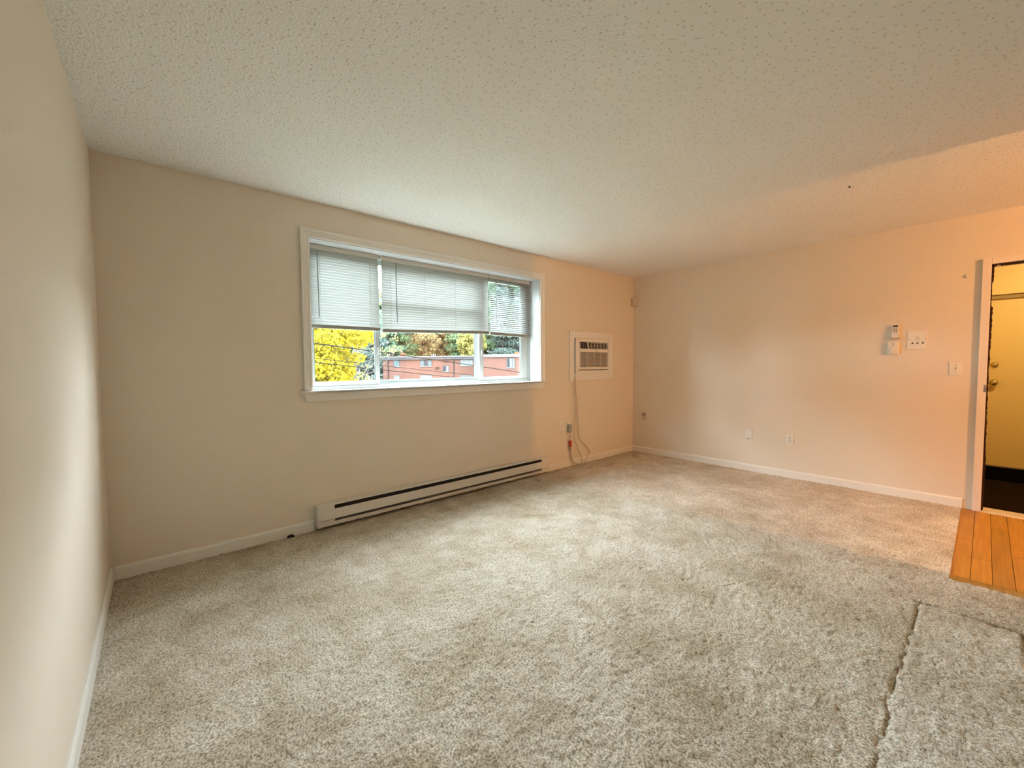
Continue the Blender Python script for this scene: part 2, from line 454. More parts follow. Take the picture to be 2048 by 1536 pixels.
# second faint seam across the room
seam2 = np.exp(-((X + 3.62 + 0.02 * vnoise(0.2, 8) - 0.30 * (Y + 2.4)) / 0.007) ** 2) * ((Y < -1.9) & (Y > -2.75))
Z -= 0.006 * seam2
stain_shade = np.ones(X.shape + (4,))
def dirt_shade(mask, col):
    for k in range(3):
        stain_shade[..., k] *= 1 - mask * (1 - col[k])
dirt_shade(0.55 * seam * (0.55 + 0.9 * (vnoise(0.12, 9) + 0.5)).clip(0, 1), (0.42, 0.33, 0.22))
along = ((Y > PY0 - 0.02) & (Y < PY1 + 0.02)) * np.exp(-((X - PX1 + wob) / 0.016) ** 2)
dirt_shade(0.8 * along * (0.55 + vnoise(0.06, 14)).clip(0, 1) * 1.3, (0.50, 0.42, 0.34))
dirt_shade(0.35 * seam2, (0.6, 0.52, 0.42))
spots = [(-3.283, -3.042, 0.035, 0.008, (0.30, 0.29, 0.28), 0.5), (-0.969, -2.977, 0.05, 0.03, (0.80, 0.60, 0.48), 0.2),
         (-1.345, -2.639, 0.07, 0.03, (0.72, 0.55, 0.42), 0.4), (-2.177, -2.377, 0.06, 0.03, (0.62, 0.54, 0.46), 0.5),
         (-2.404, -2.345, 0.05, 0.016, (0.5, 0.46, 0.40), 0.1), (-2.55, -2.2, 0.08, 0.05, (0.75, 0.68, 0.58), 0.9),
         (-1.9, -1.75, 0.10, 0.06, (0.72, 0.62, 0.50), 0.6), (-1.75, -2.9, 0.10, 0.03, (0.72, 0.68, 0.64), 0.2),
         (-2.05, -3.24, 0.05, 0.015, (0.6, 0.57, 0.53), 1.2), (-1.93, -3.27, 0.05, 0.012, (0.6, 0.56, 0.52), 0.9),
         (-4.122, -1.582, 0.022, 0.010, (0.35, 0.28, 0.18), 0.3), (-4.075, -1.654, 0.014, 0.012, (0.2, 0.17, 0.13), 0),
         (-4.05, -1.69, 0.01, 0.008, (0.2, 0.17, 0.13), 0), (-3.45, -2.75, 0.06, 0.05, (0.75, 0.70, 0.62), 0),
         (-2.3, -0.62, 0.12, 0.035, (0.66, 0.56, 0.42), -0.5), (-2.75, -0.95, 0.25, 0.05, (0.72, 0.63, 0.48), -0.6),
         (-1.25, -0.22, 0.10, 0.05, (0.55, 0.44, 0.30), 0.2), (-0.95, -0.30, 0.16, 0.05, (0.68, 0.56, 0.42), 0.3),
         (-0.30, -0.22, 0.25, 0.08, (0.62, 0.50, 0.38), 0.6), (-1.75, -0.35, 0.12, 0.05, (0.66, 0.54, 0.38), 0.1),
         (-1.30, -0.62, 0.14, 0.03, (0.72, 0.62, 0.50), -0.2), (-0.75, -0.75, 0.16, 0.04, (0.74, 0.62, 0.50), 0.3),
         (-3.3, -1.25, 0.20, 0.05, (0.74, 0.66, 0.54), -0.5), (-3.05, -1.6, 0.14, 0.05, (0.76, 0.68, 0.56), 0.8),
         (-4.3, -1.95, 0.22, 0.07, (0.76, 0.69, 0.58), 0.4), (-4.55, -2.15, 0.18, 0.08, (0.78, 0.70, 0.60), -0.4),
         (-4.75, -1.5, 0.14, 0.05, (0.76, 0.70, 0.60), 0.5), (-4.9, -0.75, 0.10, 0.04, (0.7, 0.62, 0.5), 0.2),
         (-1.55, -2.1, 0.16, 0.06, (0.78, 0.72, 0.64), 0.5), (-2.9, -2.6, 0.12, 0.05, (0.78, 0.74, 0.68), 0.2)]
rag = vnoise(0.05, 11) + 0.6 * vnoise(0.02, 12)
for sx, sy, ra, rb, colr, ang in spots:
    ca, sa = math.cos(ang), math.sin(ang)
    u = ((X - sx) * ca + (Y - sy) * sa) / ra; v = (-(X - sx) * sa + (Y - sy) * ca) / rb
    d = np.sqrt(u * u + v * v) + 0.7 * rag
    dirt_shade(np.clip(1.05 - d, 0, 1) * 0.6, colr)
# walked-in soil, blotchy
soil = np.clip((vnoise(0.5, 21) + 0.6 * vnoise(0.22, 22) + 0.35 * vnoise(0.09, 23)) * 1.8 + 0.1, 0, 1)
dirt_shade(0.30 * soil, (0.62, 0.53, 0.41))
# ragged strip along the window wall skirting: soil plus painted-in shade
edge = np.clip(1 - (-Y - 0.02) / (0.16 + 0.35 * (vnoise(0.35, 24) + 0.5)), 0, 1)
dirt_shade(0.35 * edge, (0.55, 0.45, 0.33))

idx = np.arange(nx * ny).reshape(nx, ny)
quads = np.stack([idx[:-1, :-1], idx[1:, :-1], idx[1:, 1:], idx[:-1, 1:]], -1)
cx = 0.5 * (X[:-1, :-1] + X[1:, 1:]); cy = 0.5 * (Y[:-1, :-1] + Y[1:, 1:]); cs = 0.25 * (sd[:-1, :-1] + sd[1:, 1:] + sd[1:, :-1] + sd[:-1, 1:])
wood_area = (cx > WFX) & (cy < WFY)
def grid_obj(name, mask, material):
    q = quads[mask].reshape(-1)
    used, inv = np.unique(q, return_inverse=True)
    co = np.stack([X.ravel()[used], Y.ravel()[used], Z.ravel()[used]], -1)
    nf = len(inv) // 4
    me = bpy.data.meshes.new(name)
    me.vertices.add(len(used)); me.vertices.foreach_set('co', co.ravel().astype(np.float32))
    me.loops.add(len(inv)); me.loops.foreach_set('vertex_index', inv.astype(np.int32))
    me.polygons.add(nf); me.polygons.foreach_set('loop_start', np.arange(0, nf * 4, 4, dtype=np.int32))
    me.polygons.foreach_set('use_smooth', np.ones(nf, dtype=bool))
    me.update(calc_edges=True)
    a = me.color_attributes.new('stain_shade', 'FLOAT_COLOR', 'POINT')
    a.data.foreach_set('color', stain_shade.reshape(-1, 4)[used].ravel().astype(np.float32))
    me.materials.append(material)
    o = bpy.data.objects.new(name, me); COL.objects.link(o)
    return o
fl = grid_obj('floor', ~wood_area & (cs >= 0), M['carpet'])
tag(fl, 'worn beige wall-to-wall carpet with brown stains', 'carpet', kind='structure')
cp = grid_obj('carpet_patch', ~wood_area & (cs < 0), M['carpet_patch'])
tag(cp, 'pale strip of carpet let in between dark cut seams near the wood floor', 'carpet patch')
s = MB(); s.box(XL - 0.15, 0.14, YB - 3.0, 0.05, -0.12, -0.030)
tag(s.build('floor_base', M['subfloor']), 'bare floor slab hidden under the carpet', 'floor', kind='structure')

# ------------------------------------------------------------------ wood floor of the entry: each plank its own piece
wf = empty('floor_entry', (-0.87, -3.9, -0.03), 'orange oak plank floor of the entry before the doorway', 'wood floor', kind='structure')
edges = [WFY + 0.008]
while edges[-1] > -4.60:
    edges.append(edges[-1] - 0.0832)
for i in range(len(edges) - 1):
    y1, y0 = edges[i] - 0.0009, edges[i + 1] + 0.0009
    cuts = [WFX + 0.075, (-0.9, -1.25, -0.45, -1.05, -0.7)[i % 5], -0.004 if y0 > DY0 or y1 < DY1 else 0.0]
    for a, b in zip(cuts[:-1], cuts[1:]):
        MB().box(a + 0.0008, b - 0.0008, y0, y1, -0.028, -0.004).build('plank', M['wood'], wf, bevel=0.0012)
MB().prism([(WFX + 0.002, -0.028), (WFX + 0.073, -0.028), (WFX + 0.073, -0.001), (WFX + 0.045, 0.002), (WFX + 0.010, -0.006)], 'y', -4.60, WFY + 0.008).build('edge_strip', M['wood'], wf)

# ------------------------------------------------------------------ baseboards
def baseboard(name, run, a, b, label):
    h, t = 0.078, 0.013
    prof = [(0, -0.02), (t, -0.02), (t, h - 0.016), (t * 0.75, h - 0.006), (t * 0.35, h), (0, h)]
    m = MB()
    if run == 'front':
        m.prism([(-u, z) for u, z in prof], 'x', a, b)
    elif run == 'right':
        m.prism([(-u, z) for u, z in prof], 'y', a, b)
    else:
        m.prism([(XL + u, z) for u, z in prof], 'y', a, b)
    return tag(m.build(name, M['trim']), label, 'baseboard', kind='structure')
baseboard('baseboard_front', 'front', XL + 0.013, -4.262, 'white baseboard between the left corner and the heater')
baseboard('baseboard_front', 'front', -1.765, -0.013, 'white baseboard under the air conditioner right of the heater')
baseboard('baseboard_right', 'right', -3.183, 0, 'white baseboard along the wall with the thermostat')
baseboard('baseboard_left', 'left', YB, 0, 'white baseboard along the left wall beside the camera')

# ------------------------------------------------------------------ window
win = empty('window_1', (0.5 * (WX0 + WX1), 0, WZ0), 'wide three-pane sliding window with white moulded casing and sill', 'window', kind='structure')
CW = 0.062
def casing_profile():
    # (across from inner edge outwards, depth towards the room)
    return [(0, 0.004), (0, 0.012), (0.010, 0.016), (0.014, 0.012), (0.034, 0.013), (0.038, 0.017), (0.050, 0.018), (0.056, 0.022), (CW, 0.020), (CW, 0.0)]
P = casing_profile()
def mitre(name, pts_a, pts_b):
    n = len(pts_a)
    return MB().add(pts_a + pts_b, [tuple(range(n)), tuple(range(2 * n - 1, n - 1, -1))] + [(i, (i + 1) % n, (i + 1) % n + n, i + n) for i in range(n)]).build(name, M['trim'], win)
zs = 1.058
mitre('casing', [(WX0 - u, -d, zs) for u, d in P], [(WX0 - u, -d, WZ1 + u) for u, d in P])
mitre('casing', [(WX1 + u, -d, zs) for u, d in P], [(WX1 + u, -d, WZ1 + u) for u, d in P])
mitre('casing', [(WX0 - u, -d, WZ1 + u) for u, d in P], [(WX1 + u, -d, WZ1 + u) for u, d in P])
# stool (inside sill) and apron
MB().prism([(0.17, 1.036), (0.17, 1.046), (-0.032, 1.052), (-0.037, 1.047), (-0.036, 1.036), (-0.030, 1.032)], 'x', WX0 + 0.001, WX1 - 0.001).build('sill', M['trim'], win)
MB().prism([(-0.0005, 1.032), (-0.0005, 1.052), (-0.032, 1.052), (-0.037, 1.047), (-0.036, 1.036), (-0.030, 1.032)], 'x', WX0 - 0.082, WX1 + 0.088).build('sill', M['trim'], win)
ap = [(WX0 - 0.066, 1.032), (WX1 + 0.072, 1.032), (WX1 + 0.042, 0.972), (WX0 - 0.050, 0.972)]
MB().prism(ap, 'y', 0.0, -0.017).build('apron', M['trim'], win, bevel=0.003)
# jamb liners of the recess
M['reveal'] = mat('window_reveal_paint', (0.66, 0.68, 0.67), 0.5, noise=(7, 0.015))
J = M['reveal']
MB().box(WX0, WX0 + 0.004, 0.0, 0.16, WZ0, WZ1).build('jamb_liner', J, win)
MB().box(WX1 - 0.004, WX1, 0.0, 0.16, WZ0, WZ1).build('jamb_liner', J, win)
MB().box(WX0, WX1, 0.0, 0.16, WZ1 - 0.004, WZ1).build('jamb_liner', J, win)
# main vinyl frame
def rect_frame(name, x0, x1, z0, z1, y0, y1, ws, wb, wt, mt, parent, bevel=0.003):
    m = MB()
    m.box(x0, x0 + ws, y0, y1, z0, z1); m.box(x1 - ws, x1, y0, y1, z0, z1)
    m.box(x0 + ws, x1 - ws, y0, y1, z0, z0 + wb); m.box(x0 + ws, x1 - ws, y0, y1, z1 - wt, z1)
    return m.build(name, mt, parent, bevel=bevel)
rect_frame('frame', WX0 + 0.001, WX1 - 0.001, WZ0 + 0.001, WZ1 - 0.001, 0.162, 0.258, 0.030, 0.026, 0.03, M['vinyl'], win)
MB().box(WX0 + 0.03, WX1 - 0.03, 0.176, 0.184, 1.071, 1.083).build('track', M['vinyl'], win)
MB().box(WX0 + 0.03, WX1 - 0.03, 0.206, 0.214, 1.071, 1.080).build('track', M['vinyl'], win)
def sash(name, x0, x1, y0, y1, wl, wr, z0=1.073, z1=2.146, wb=0.036):
    m = MB()
    m.box(x0, x0 + wl, y0, y1, z0, z1); m.box(x1 - wr, x1, y0, y1, z0, z1)
    m.box(x0 + wl, x1 - wr, y0, y1, z0, z0 + wb); m.box(x0 + wl, x1 - wr, y0, y1, z1 - 0.036, z1)
    s_ = m.build(name, M['vinyl'], win, bevel=0.003)
    ym = 0.5 * (y0 + y1)
    MB().box(x0 + wl - 0.002, x1 - wr + 0.002, ym - 0.002, ym + 0.002, z0 + wb - 0.002, z1 - 0.034).build('pane', M['glass'], s_)
    g = MB()
    g.box(x0 + wl, x0 + wl + 0.006, ym - 0.006, ym + 0.006, z0 + wb, z1 - 0.036)
    g.box(x1 - wr - 0.006, x1 - wr, ym - 0.006, ym + 0.006, z0 + wb, z1 - 0.036)
    g.build('gasket', M['gasket'], s_)
    return s_
sash('sash', WX0 + 0.031, -3.648, 0.172, 0.196, 0.030, 0.034)          # left slider
sash('sash', -2.575, WX1 - 0.031, 0.172, 0.196, 0.052, 0.095)          # right slider
sash('sash', -3.668, -2.545, 0.212, 0.236, 0.036, 0.052)               # fixed middle light
MB().box(-3.632, -2.597, 0.205, 0.235, 1.790, 1.826).build('meeting_rail', M['vinyl'], win)
for xx in (-3.660, -2.548):                                              # meeting-rail latches
    MB().box(xx - 0.006, xx + 0.006, 0.158, 0.172, 1.33, 1.39).build('latch', M['vinyl'], win, bevel=0.003)

# ------------------------------------------------------------------ mini blinds
BY = 0.139     # slat axis depth inside the recess
def blind(x0, x1, rail_l, rail_r, tilt, nladd, wand_x, label):
    root = empty('window_blind', (0.5 * (x0 + x1), BY, 2.135), label, 'blind', 'aluminium mini blinds in the wide window')
    MB().box(x0, x1, BY - 0.011, BY + 0.013, 2.138, 2.172).build('headrail', M['rail'], root, bevel=0.002)
    # one slat mesh shared by all slats of this blind
    wd, crown = 0.0264, 0.0016
    L = x1 - x0 - 0.006
    vs, fs = [], []
    prof = [(-0.5, 0), (-0.25, 0.75), (0, 1), (0.25, 0.75), (0.5, 0)]
    t = 0.0004
    for xx in (-L / 2, L / 2):
        for u, h in prof: vs.append((xx, u * wd, h * crown))
        for u, h in reversed(prof): vs.append((xx, u * wd, h * crown - t))
    n = 10
    fs = [(i, (i + 1) % n, (i + 1) % n + n, i + n) for i in range(n)] + [tuple(range(n - 1, -1, -1)), tuple(range(n, 2 * n))]
    me = bpy.data.meshes.new('slat'); me.from_pydata(vs, [], fs); me.materials.append(M['slat'])
    zb = 0.5 * (rail_l + rail_r)
    skew = math.atan2(rail_r - rail_l, x1 - x0)
    top, bot = 2.128, zb + 0.020
    ns = int(round((top - bot) / 0.0212)) + 1
    for i in range(ns):
        f = i / (ns - 1)
        o = bpy.data.objects.new('slat', me); COL.objects.link(o); o.parent = root
        o.location = Vector((0.5 * (x0 + x1), BY, top + (bot - top) * f)) - root.location
        a = tilt + random.uniform(-0.02, 0.02)
        o.rotation_euler = (a, -skew * f ** 2 , 0)
    # bottom rail, may hang a little askew
    r_ = MB(); c_ = 0.5 * (x0 + x1)
    r_.prism([(-0.014, -0.017), (0.012, -0.017), (0.012, 0.010), (0.006, 0.014), (-0.008, 0.014), (-0.014, 0.010)], 'x', x0 - c_ + 0.002, x1 - c_ - 0.002)
    ob = r_.build('bottom_rail', M['bottom_rail']); ob.parent = root
    ob.location = (0, 0, zb - root.location.z); ob.rotation_euler = (0, -skew, 0)
    for k in range(nladd):
        lx = x0 + (x1 - x0) * (0.14 if nladd == 2 and k == 0 else 0.86 if nladd == 2 else 0.07 + 0.86 * k / (nladd - 1))
        zz = rail_l + (rail_r - rail_l) * (lx - x0) / (x1 - x0)
        MB().tube([(lx, BY - 0.0135, 2.14), (lx, BY - 0.0135, zz)], 0.0009, 5).build('ladder_cord', M['rail'], root)
        MB().tube([(lx, BY + 0.0135, 2.14), (lx, BY + 0.0135, zz)], 0.0009, 5).build('ladder_cord', M['rail'], root)
    MB().tube([(wand_x, BY - 0.017, 2.128), (wand_x, BY - 0.024, 2.10), (wand_x + 0.004, BY - 0.024, 1.612)], 0.0036, 6).build('tilt_wand', M['wand'], root)
    lx = x1 - 0.085
    MB().tube([(lx, BY - 0.016, 2.138), (lx, BY - 0.018, zb - 0.01)], 0.0011, 5).build('lift_cord', M['rail'], root)
    return root
blind(-4.210, -3.655, 1.549, 1.549, math.radians(77), 2, -4.152, 'closed white mini blind over the left pane by the yellow tree')
blind(-3.634, -2.476, 1.540, 1.576, math.radians(73), 4, -3.508, 'widest white mini blind over the middle pane')
blind(-2.468, -1.886, 1.569, 1.559, math.radians(33), 2, -2.385, 'white mini blind with open slats over the right pane')

# ------------------------------------------------------------------ electric baseboard heater
hx0, hx1 = -4.252, -1.775
ht = empty('baseboard_heater', (0.5 * (hx0 + hx1), -0.03, 0.03), 'long white electric baseboard heater under the window', 'heater')
MB().box(hx0 + 0.10, hx1 - 0.10, -0.012, -0.002, 0.03, 0.186).build('back_panel', M['heater'], ht)
MB().prism([(-0.002, 0.190), (-0.062, 0.186), (-0.063, 0.180), (-0.002, 0.184)], 'x', hx0 + 0.10, hx1 - 0.10).build('top_panel', M['heater'], ht)
MB().prism([(-0.062, 0.149), (-0.058, 0.149), (-0.058, 0.074), (-0.064, 0.074)], 'x', hx0 + 0.10, hx1 - 0.10).build('front_panel', M['heater'], ht)
MB().prism([(-0.002, 0.027), (-0.060, 0.027), (-0.060, 0.050), (-0.056, 0.052), (-0.002, 0.040)], 'x', hx0 + 0.10, hx1 - 0.10).build('bottom_panel', M['heater'], ht)
MB().box(hx0 + 0.10, hx1 - 0.10, -0.046, -0.012, 0.060, 0.176).build('heating_element', M['heater_dark'], ht)
for a, b in ((hx0, hx0 + 0.124), (hx1 - 0.124, hx1)):
    cap_ = MB().prism([(-0.002, 0.191), (-0.062, 0.187), (-0.0645, 0.182), (-0.0655, 0.076), (-0.0635, 0.072), (-0.0625, 0.027), (-0.002, 0.027)], 'x', a, b).build('end_cap', M['heater'], ht, bevel=0.002)
    MB().box(a + 0.002, b - 0.002, -0.0662, -0.060, 0.0715, 0.0735).build('seam', M['grey'], cap_)

# ------------------------------------------------------------------ through-wall air conditioner with its trim
tr = empty('trim_1', (-0.94, 0, 1.336), 'white flat board trim framing the air conditioner', 'trim', kind='structure')
tx0, tx1, tz0, tz1 = -1.372, -0.512, 1.036, 1.637
ix0, ix1, iz0, iz1 = -1.278, -0.604, 1.120, 1.553
def board(poly):
    MB().prism(poly, 'y', -0.0005, -0.016).build('board', M['trim'], tr, bevel=0.0015)
g = 0.0012
board([(tx0, tz0), (tx0, tz1), (ix0 - 0.012, iz1), (ix0 - 0.012, iz0)])
board([(tx0 + g, tz1), (tx1 - g, tz1), (ix1, iz1 + g), (ix0 - 0.012, iz1 + g)])
board([(tx1, tz1), (tx1, tz0), (ix1 + g, iz0), (ix1 + g, iz1)])
board([(tx0 + g, tz0), (ix0 - 0.012, iz0 - g), (ix1, iz0 - g), (tx1 - g, tz0)])
MB().box(ix0 - 0.012, ix1, -0.006, -0.0003, iz0, iz1).build('backing', M['dark'], tr)
# raised inner picture frame
fz = 0.032
def inner(poly):
    MB().prism(poly, 'y', -0.006, -fz).build('inner_frame', M['trim'], tr, bevel=0.002)
jx0, jx1, jz0, jz1 = ix0 + 0.058, ix1 - 0.020, iz0 + 0.040, iz1 - 0.040
inner([(ix0, iz0), (ix0, iz1), (jx0, jz1), (jx0, jz0)])
inner([(ix0, iz1), (ix1, iz1), (jx1, jz1), (jx0, jz1)])
inner([(ix1, iz1), (ix1, iz0), (jx1, jz0), (jx1, jz1)])
inner([(ix1, iz0), (ix0, iz0), (jx0, jz0), (jx1, jz0)])

ac = empty('air_conditioner', (-0.92, 0.1, jz0), 'white room air conditioner with black control panel set through the wall', 'air conditioner')
ax0, ax1, az0, az1 = jx0 + 0.004, jx1 - 0.004, jz0 + 0.010, jz1 - 0.003
AYF = -0.030
case = MB()
# front case as a frame around the two grilles and the panel
px1_ = ax0 + 0.150
gz0, gz1 = 1.200, 1.388
uz0, uz1 = 1.428, 1.507
case.box(ax0, ax0 + 0.020, AYF, 0.2, az0, az1)
case.box(ax1 - 0.008, ax1, AYF, 0.2, az0, az1)
case.box(ax0 + 0.020, ax1 - 0.008, AYF, 0.2, az0, gz0)
case.box(ax0 + 0.020, ax1 - 0.008, AYF, 0.2, gz1, uz0)
case.box(ax0 + 0.020, ax1 - 0.008, AYF, 0.2, uz1, az1)
case.prism([(px1_ - 0.004, uz1), (px1_ + 0.012, uz1), (px1_ + 0.030, uz0), (px1_ + 0.014, uz0)], 'y', AYF, 0.01)
case.box(ax0 + 0.020, ax1 - 0.008, 0.02, 0.2, gz0, uz1)
case.build('case', M['ac_white'], ac)
MB().prism([(ax0 + 0.012, uz1), (px1_ - 0.004, uz1), (px1_ + 0.014, uz0), (ax0 + 0.030, uz0)], 'y', AYF - 0.0015, 0.015).build('control_panel', M['black'], ac)
panel = [o for o in COL.objects if o.name == 'control_panel'][0]
for r in range(3):
    for c_ in range(3):
        bx = ax0 + 0.040 + c_ * 0.034 + (2 - r) * 0.005; bz = uz0 + 0.016 + r * 0.021
        MB().lathe([(0.0065, 0), (0.0065, -0.002), (0.004, -0.003)], (bx, AYF - 0.001, bz), 'y', 10).build('button', M['grey'], panel)
MB().box(ax0 + 0.020, ax1 - 0.008, 0.005, 0.019, gz0, uz1).build('grille_backing', M['heater_dark'], ac)
nlv = 17
for i in range(nlv):
    z = gz0 + 0.006 + (gz1 - gz0 - 0.012) * i / (nlv - 1)
    MB().prism([(AYF + 0.003, z - 0.0034), (AYF + 0.003, z + 0.0024), (0.004, z + 0.0040), (0.004, z - 0.0018)], 'x', ax0 + 0.020, ax1 - 0.008).build('louver', M['grille'], ac)
for k in range(1, 4):
    x = ax0 + 0.02 + (ax1 - ax0 - 0.028) * k / 4
    MB().box(x - 0.003, x + 0.003, AYF + 0.001, 0.003, gz0, gz1).build('grille_rib', M['grille'], ac)
for k in range(7):
    x = px1_ + 0.034 + (ax1 - 0.014 - px1_ - 0.034) * k / 6
    MB().prism([(x - 0.018 + 0.012, uz1), (x - 0.018 + 0.018, uz1), (x + 0.006, uz0), (x, uz0)], 'y', AYF + 0.006, 0.004).build('vane', M['grille'], ac)
for k in range(4):
    z = uz0 + 0.010 + 0.019 * k
    MB().prism([(px1_ + 0.028, z), (ax1 - 0.008, z), (ax1 - 0.008, z + 0.004), (px1_ + 0.028, z + 0.004)], 'y', AYF + 0.002, 0.003).build('louver', M['grille'], ac)
MB().box(-0.90, -0.86, AYF - 0.002, AYF, gz1 + 0.002, gz1 + 0.010).build('badge', M['grey'], ac)

# ------------------------------------------------------------------ wall plates
def on_wall(wall, s, z):
    """returns function mapping (u right along wall as seen, v up, d out of wall) to world"""
    if wall == 'front':
        return lambda u, v, d: (s + u, -d, z + v)
    return lambda u, v, d: (-d, s - u, z + v)

def wall_box(mb, F, u0, u1, v0, v1, d0, d1):
    vs = [F(u, v, d) for d in (d0, d1) for u, v in ((u0, v0), (u1, v0), (u1, v1), (u0, v1))]
    return mb.add(vs, [(0, 1, 2, 3), (4, 5, 6, 7), (0, 1, 5, 4), (1, 2, 6, 5), (2, 3, 7, 6), (3, 0, 4, 7)])

def wall_disc(mb, F, u, v, prof, n=14, sx=1.0):
    vs, fs = [], []
    for r, d in prof:
        for k in range(n):
            q = 2 * math.pi * k / n
            vs.append(F(u + r * sx * math.cos(q), v + r * math.sin(q), d))
    for i in range(len(prof) - 1):
        for k in range(n):
            fs.append((i * n + k, i * n + (k + 1) % n, (i + 1) * n + (k + 1) % n, (i + 1) * n + k))
    fs += [tuple(range(n)), tuple(range((len(prof) - 1) * n, len(prof) * n))]
    return mb.add(vs, fs)

def outlet(wall, s, z, label, material=None, duplex=True, group=None):
    material = material or M['plastic']
    F = on_wall(wall, s, z)
    root = empty('wall_outlet', F(0, 0, 0), label, 'outlet', group)
    p = wall_box(MB(), F, -0.036, 0.036, -0.056, 0.056, 0.0005, 0.006).build('cover_plate', material, root, bevel=0.002)
    if duplex:
        for v in (-0.020, 0.020):
            rc = wall_disc(MB(), F, 0, v, [(0.0172, 0.005), (0.0172, 0.0085), (0.0155, 0.009)], 16).build('receptacle', material, root)
            sl = MB()
            wall_box(sl, F, -0.0085, -0.0055, v - 0.002, v + 0.008, 0.0088, 0.0094)
            wall_box(sl, F, 0.0055, 0.0085, v - 0.002, v + 0.007, 0.0088, 0.0094)
            wall_disc(sl, F, 0, v - 0.008, [(0.0034, 0.0088), (0.0034, 0.0094)], 8)
            sl.build('slots', M['slot'], rc)
        wall_disc(MB(), F, 0, 0, [(0.0034, 0.005), (0.003, 0.0068)], 8).build('screw', M['screw'], root)
    return root, F
outlet('front', -1.515, 0.512, 'white duplex outlet above the right end of the heater')
outlet('front', -1.397, 0.500, 'white outlet with the grey cord plug in it')
outlet('right', -1.923, 0.413, 'white duplex outlet nearer the doorway on the thermostat wall')
# painted-over jack plate in the corner
F = on_wall('right', -0.180, 0.510)
jp = empty('jack_plate', F(0, 0, 0), 'small beige jack plate low on the wall by the far corner', 'wall plate')
wall_box(MB(), F, -0.034, 0.034, -0.054, 0.054, 0.0005, 0.006).build('cover_plate', M['plastic2'], jp, bevel=0.002)
for u, v in ((-0.012, 0.022), (0.010, 0.020)):
    wall_disc(MB(), F, u, v, [(0.008, 0.005), (0.008, 0.012), (0.005, 0.013)], 10).build('jack', M['dark'], jp)
wall_box(MB(), F, -0.018, 0.018, -0.038, -0.016, 0.005, 0.0085).build('insert', M['grille'], jp)
# blank plate
F = on_wall('right', -1.519, 0.420)
bp_ = empty('blank_plate', F(0, 0, 0), 'plain white phone plate left of the duplex outlet', 'wall plate')
wall_box(MB(), F, -0.036, 0.036, -0.056, 0.056, 0.0005, 0.007).build('cover_plate', M['plastic'], bp_, bevel=0.002)
wall_box(MB(), F, -0.006, 0.006, -0.052, -0.044, 0.006, 0.0095).build('jack', M['slot'], bp_)
wall_disc(MB(), F, 0, 0.043, [(0.003, 0.006), (0.0026, 0.0078)], 8).build('screw', M['screw'], bp_)
# toggle switch
F = on_wall('right', -3.113, 1.178)
sw = empty('light_switch', F(0, 0, 0), 'white toggle light switch beside the doorway', 'light switch')
wall_box(MB(), F, -0.037, 0.037, -0.056, 0.056, 0.0005, 0.007).build('cover_plate', M['plastic'], sw, bevel=0.002)
wall_box(MB(), F, -0.006, 0.006, -0.013, 0.013, 0.006, 0.0078).build('toggle_slot', M['grey'], sw)
MB().add([F(u, v, d) for u, v, d in ((-0.004, -0.006, 0.007), (0.004, -0.006, 0.007), (0.004, 0.006, 0.007), (-0.004, 0.006, 0.007), (-0.004, 0.004, 0.020), (0.004, 0.004, 0.020), (0.004, 0.011, 0.018), (-0.004, 0.011, 0.018))],
         [(0, 1, 2, 3), (4, 5, 6, 7), (0, 1, 5, 4), (1, 2, 6, 5), (2, 3, 7, 6), (3, 0, 4, 7)]).build('toggle', M['plastic'], sw)
for v in (-0.030, 0.030):
    wall_disc(MB(), F, 0, v, [(0.0034, 0.006), (0.003, 0.008)], 8).build('screw', M['screw'], sw)
# intercom plate
F = on_wall('right', -2.874, 1.432)
ic = empty('intercom_plate', F(0, 0, 0), 'square white intercom plate with three small dark buttons', 'intercom')
wall_box(MB(), F, -0.064, 0.064, -0.084, 0.082, 0.0005, 0.008).build('cover_plate', M['plastic'], ic, bevel=0.004)
for u in (-0.030, 0.002, 0.036):
    wall_disc(MB(), F, u, -0.030, [(0.0065, 0.007), (0.0065, 0.012), (0.005, 0.013)], 12).build('button', M['black'], ic)
for u in (-0.052, 0.052):
    wall_disc(MB(), F, u, 0.003, [(0.0042, 0.007), (0.0035, 0.0095)], 8).build('screw', M['screw'], ic)
gr = MB()
for r in range(6):
    wall_box(gr, F, -0.013, 0.013, -0.006 + r * 0.0056, -0.003 + r * 0.0056, 0.0075, 0.0086)
gr.build('speaker_slots', M['grille'], ic)
# thermostat with dial
F = on_wall('right', -2.719, 1.364)
th = empty('thermostat', F(0, 0, 0), 'square white dial thermostat below the remote control', 'thermostat')
wall_box(MB(), F, -0.037, 0.037, -0.056, 0.056, 0.0005, 0.028).build('housing', M['plastic'], th, bevel=0.004)
dl = wall_disc(MB(), F, 0, -0.014, [(0.027, 0.027), (0.027, 0.032), (0.024, 0.036), (0.019, 0.0365), (0.019, 0.040), (0.016, 0.042)], 28).build('dial', M['plastic'], th, smooth=False)
wall_box(MB(), F, -0.0015, 0.0015, 0.010, 0.016, 0.028, 0.0335).build('pointer', M['grey'], dl)
wall_box(MB(), F, -0.0022, 0.0030, 0.022, 0.048, 0.0275, 0.029).build('thermometer', M['grey'], th)
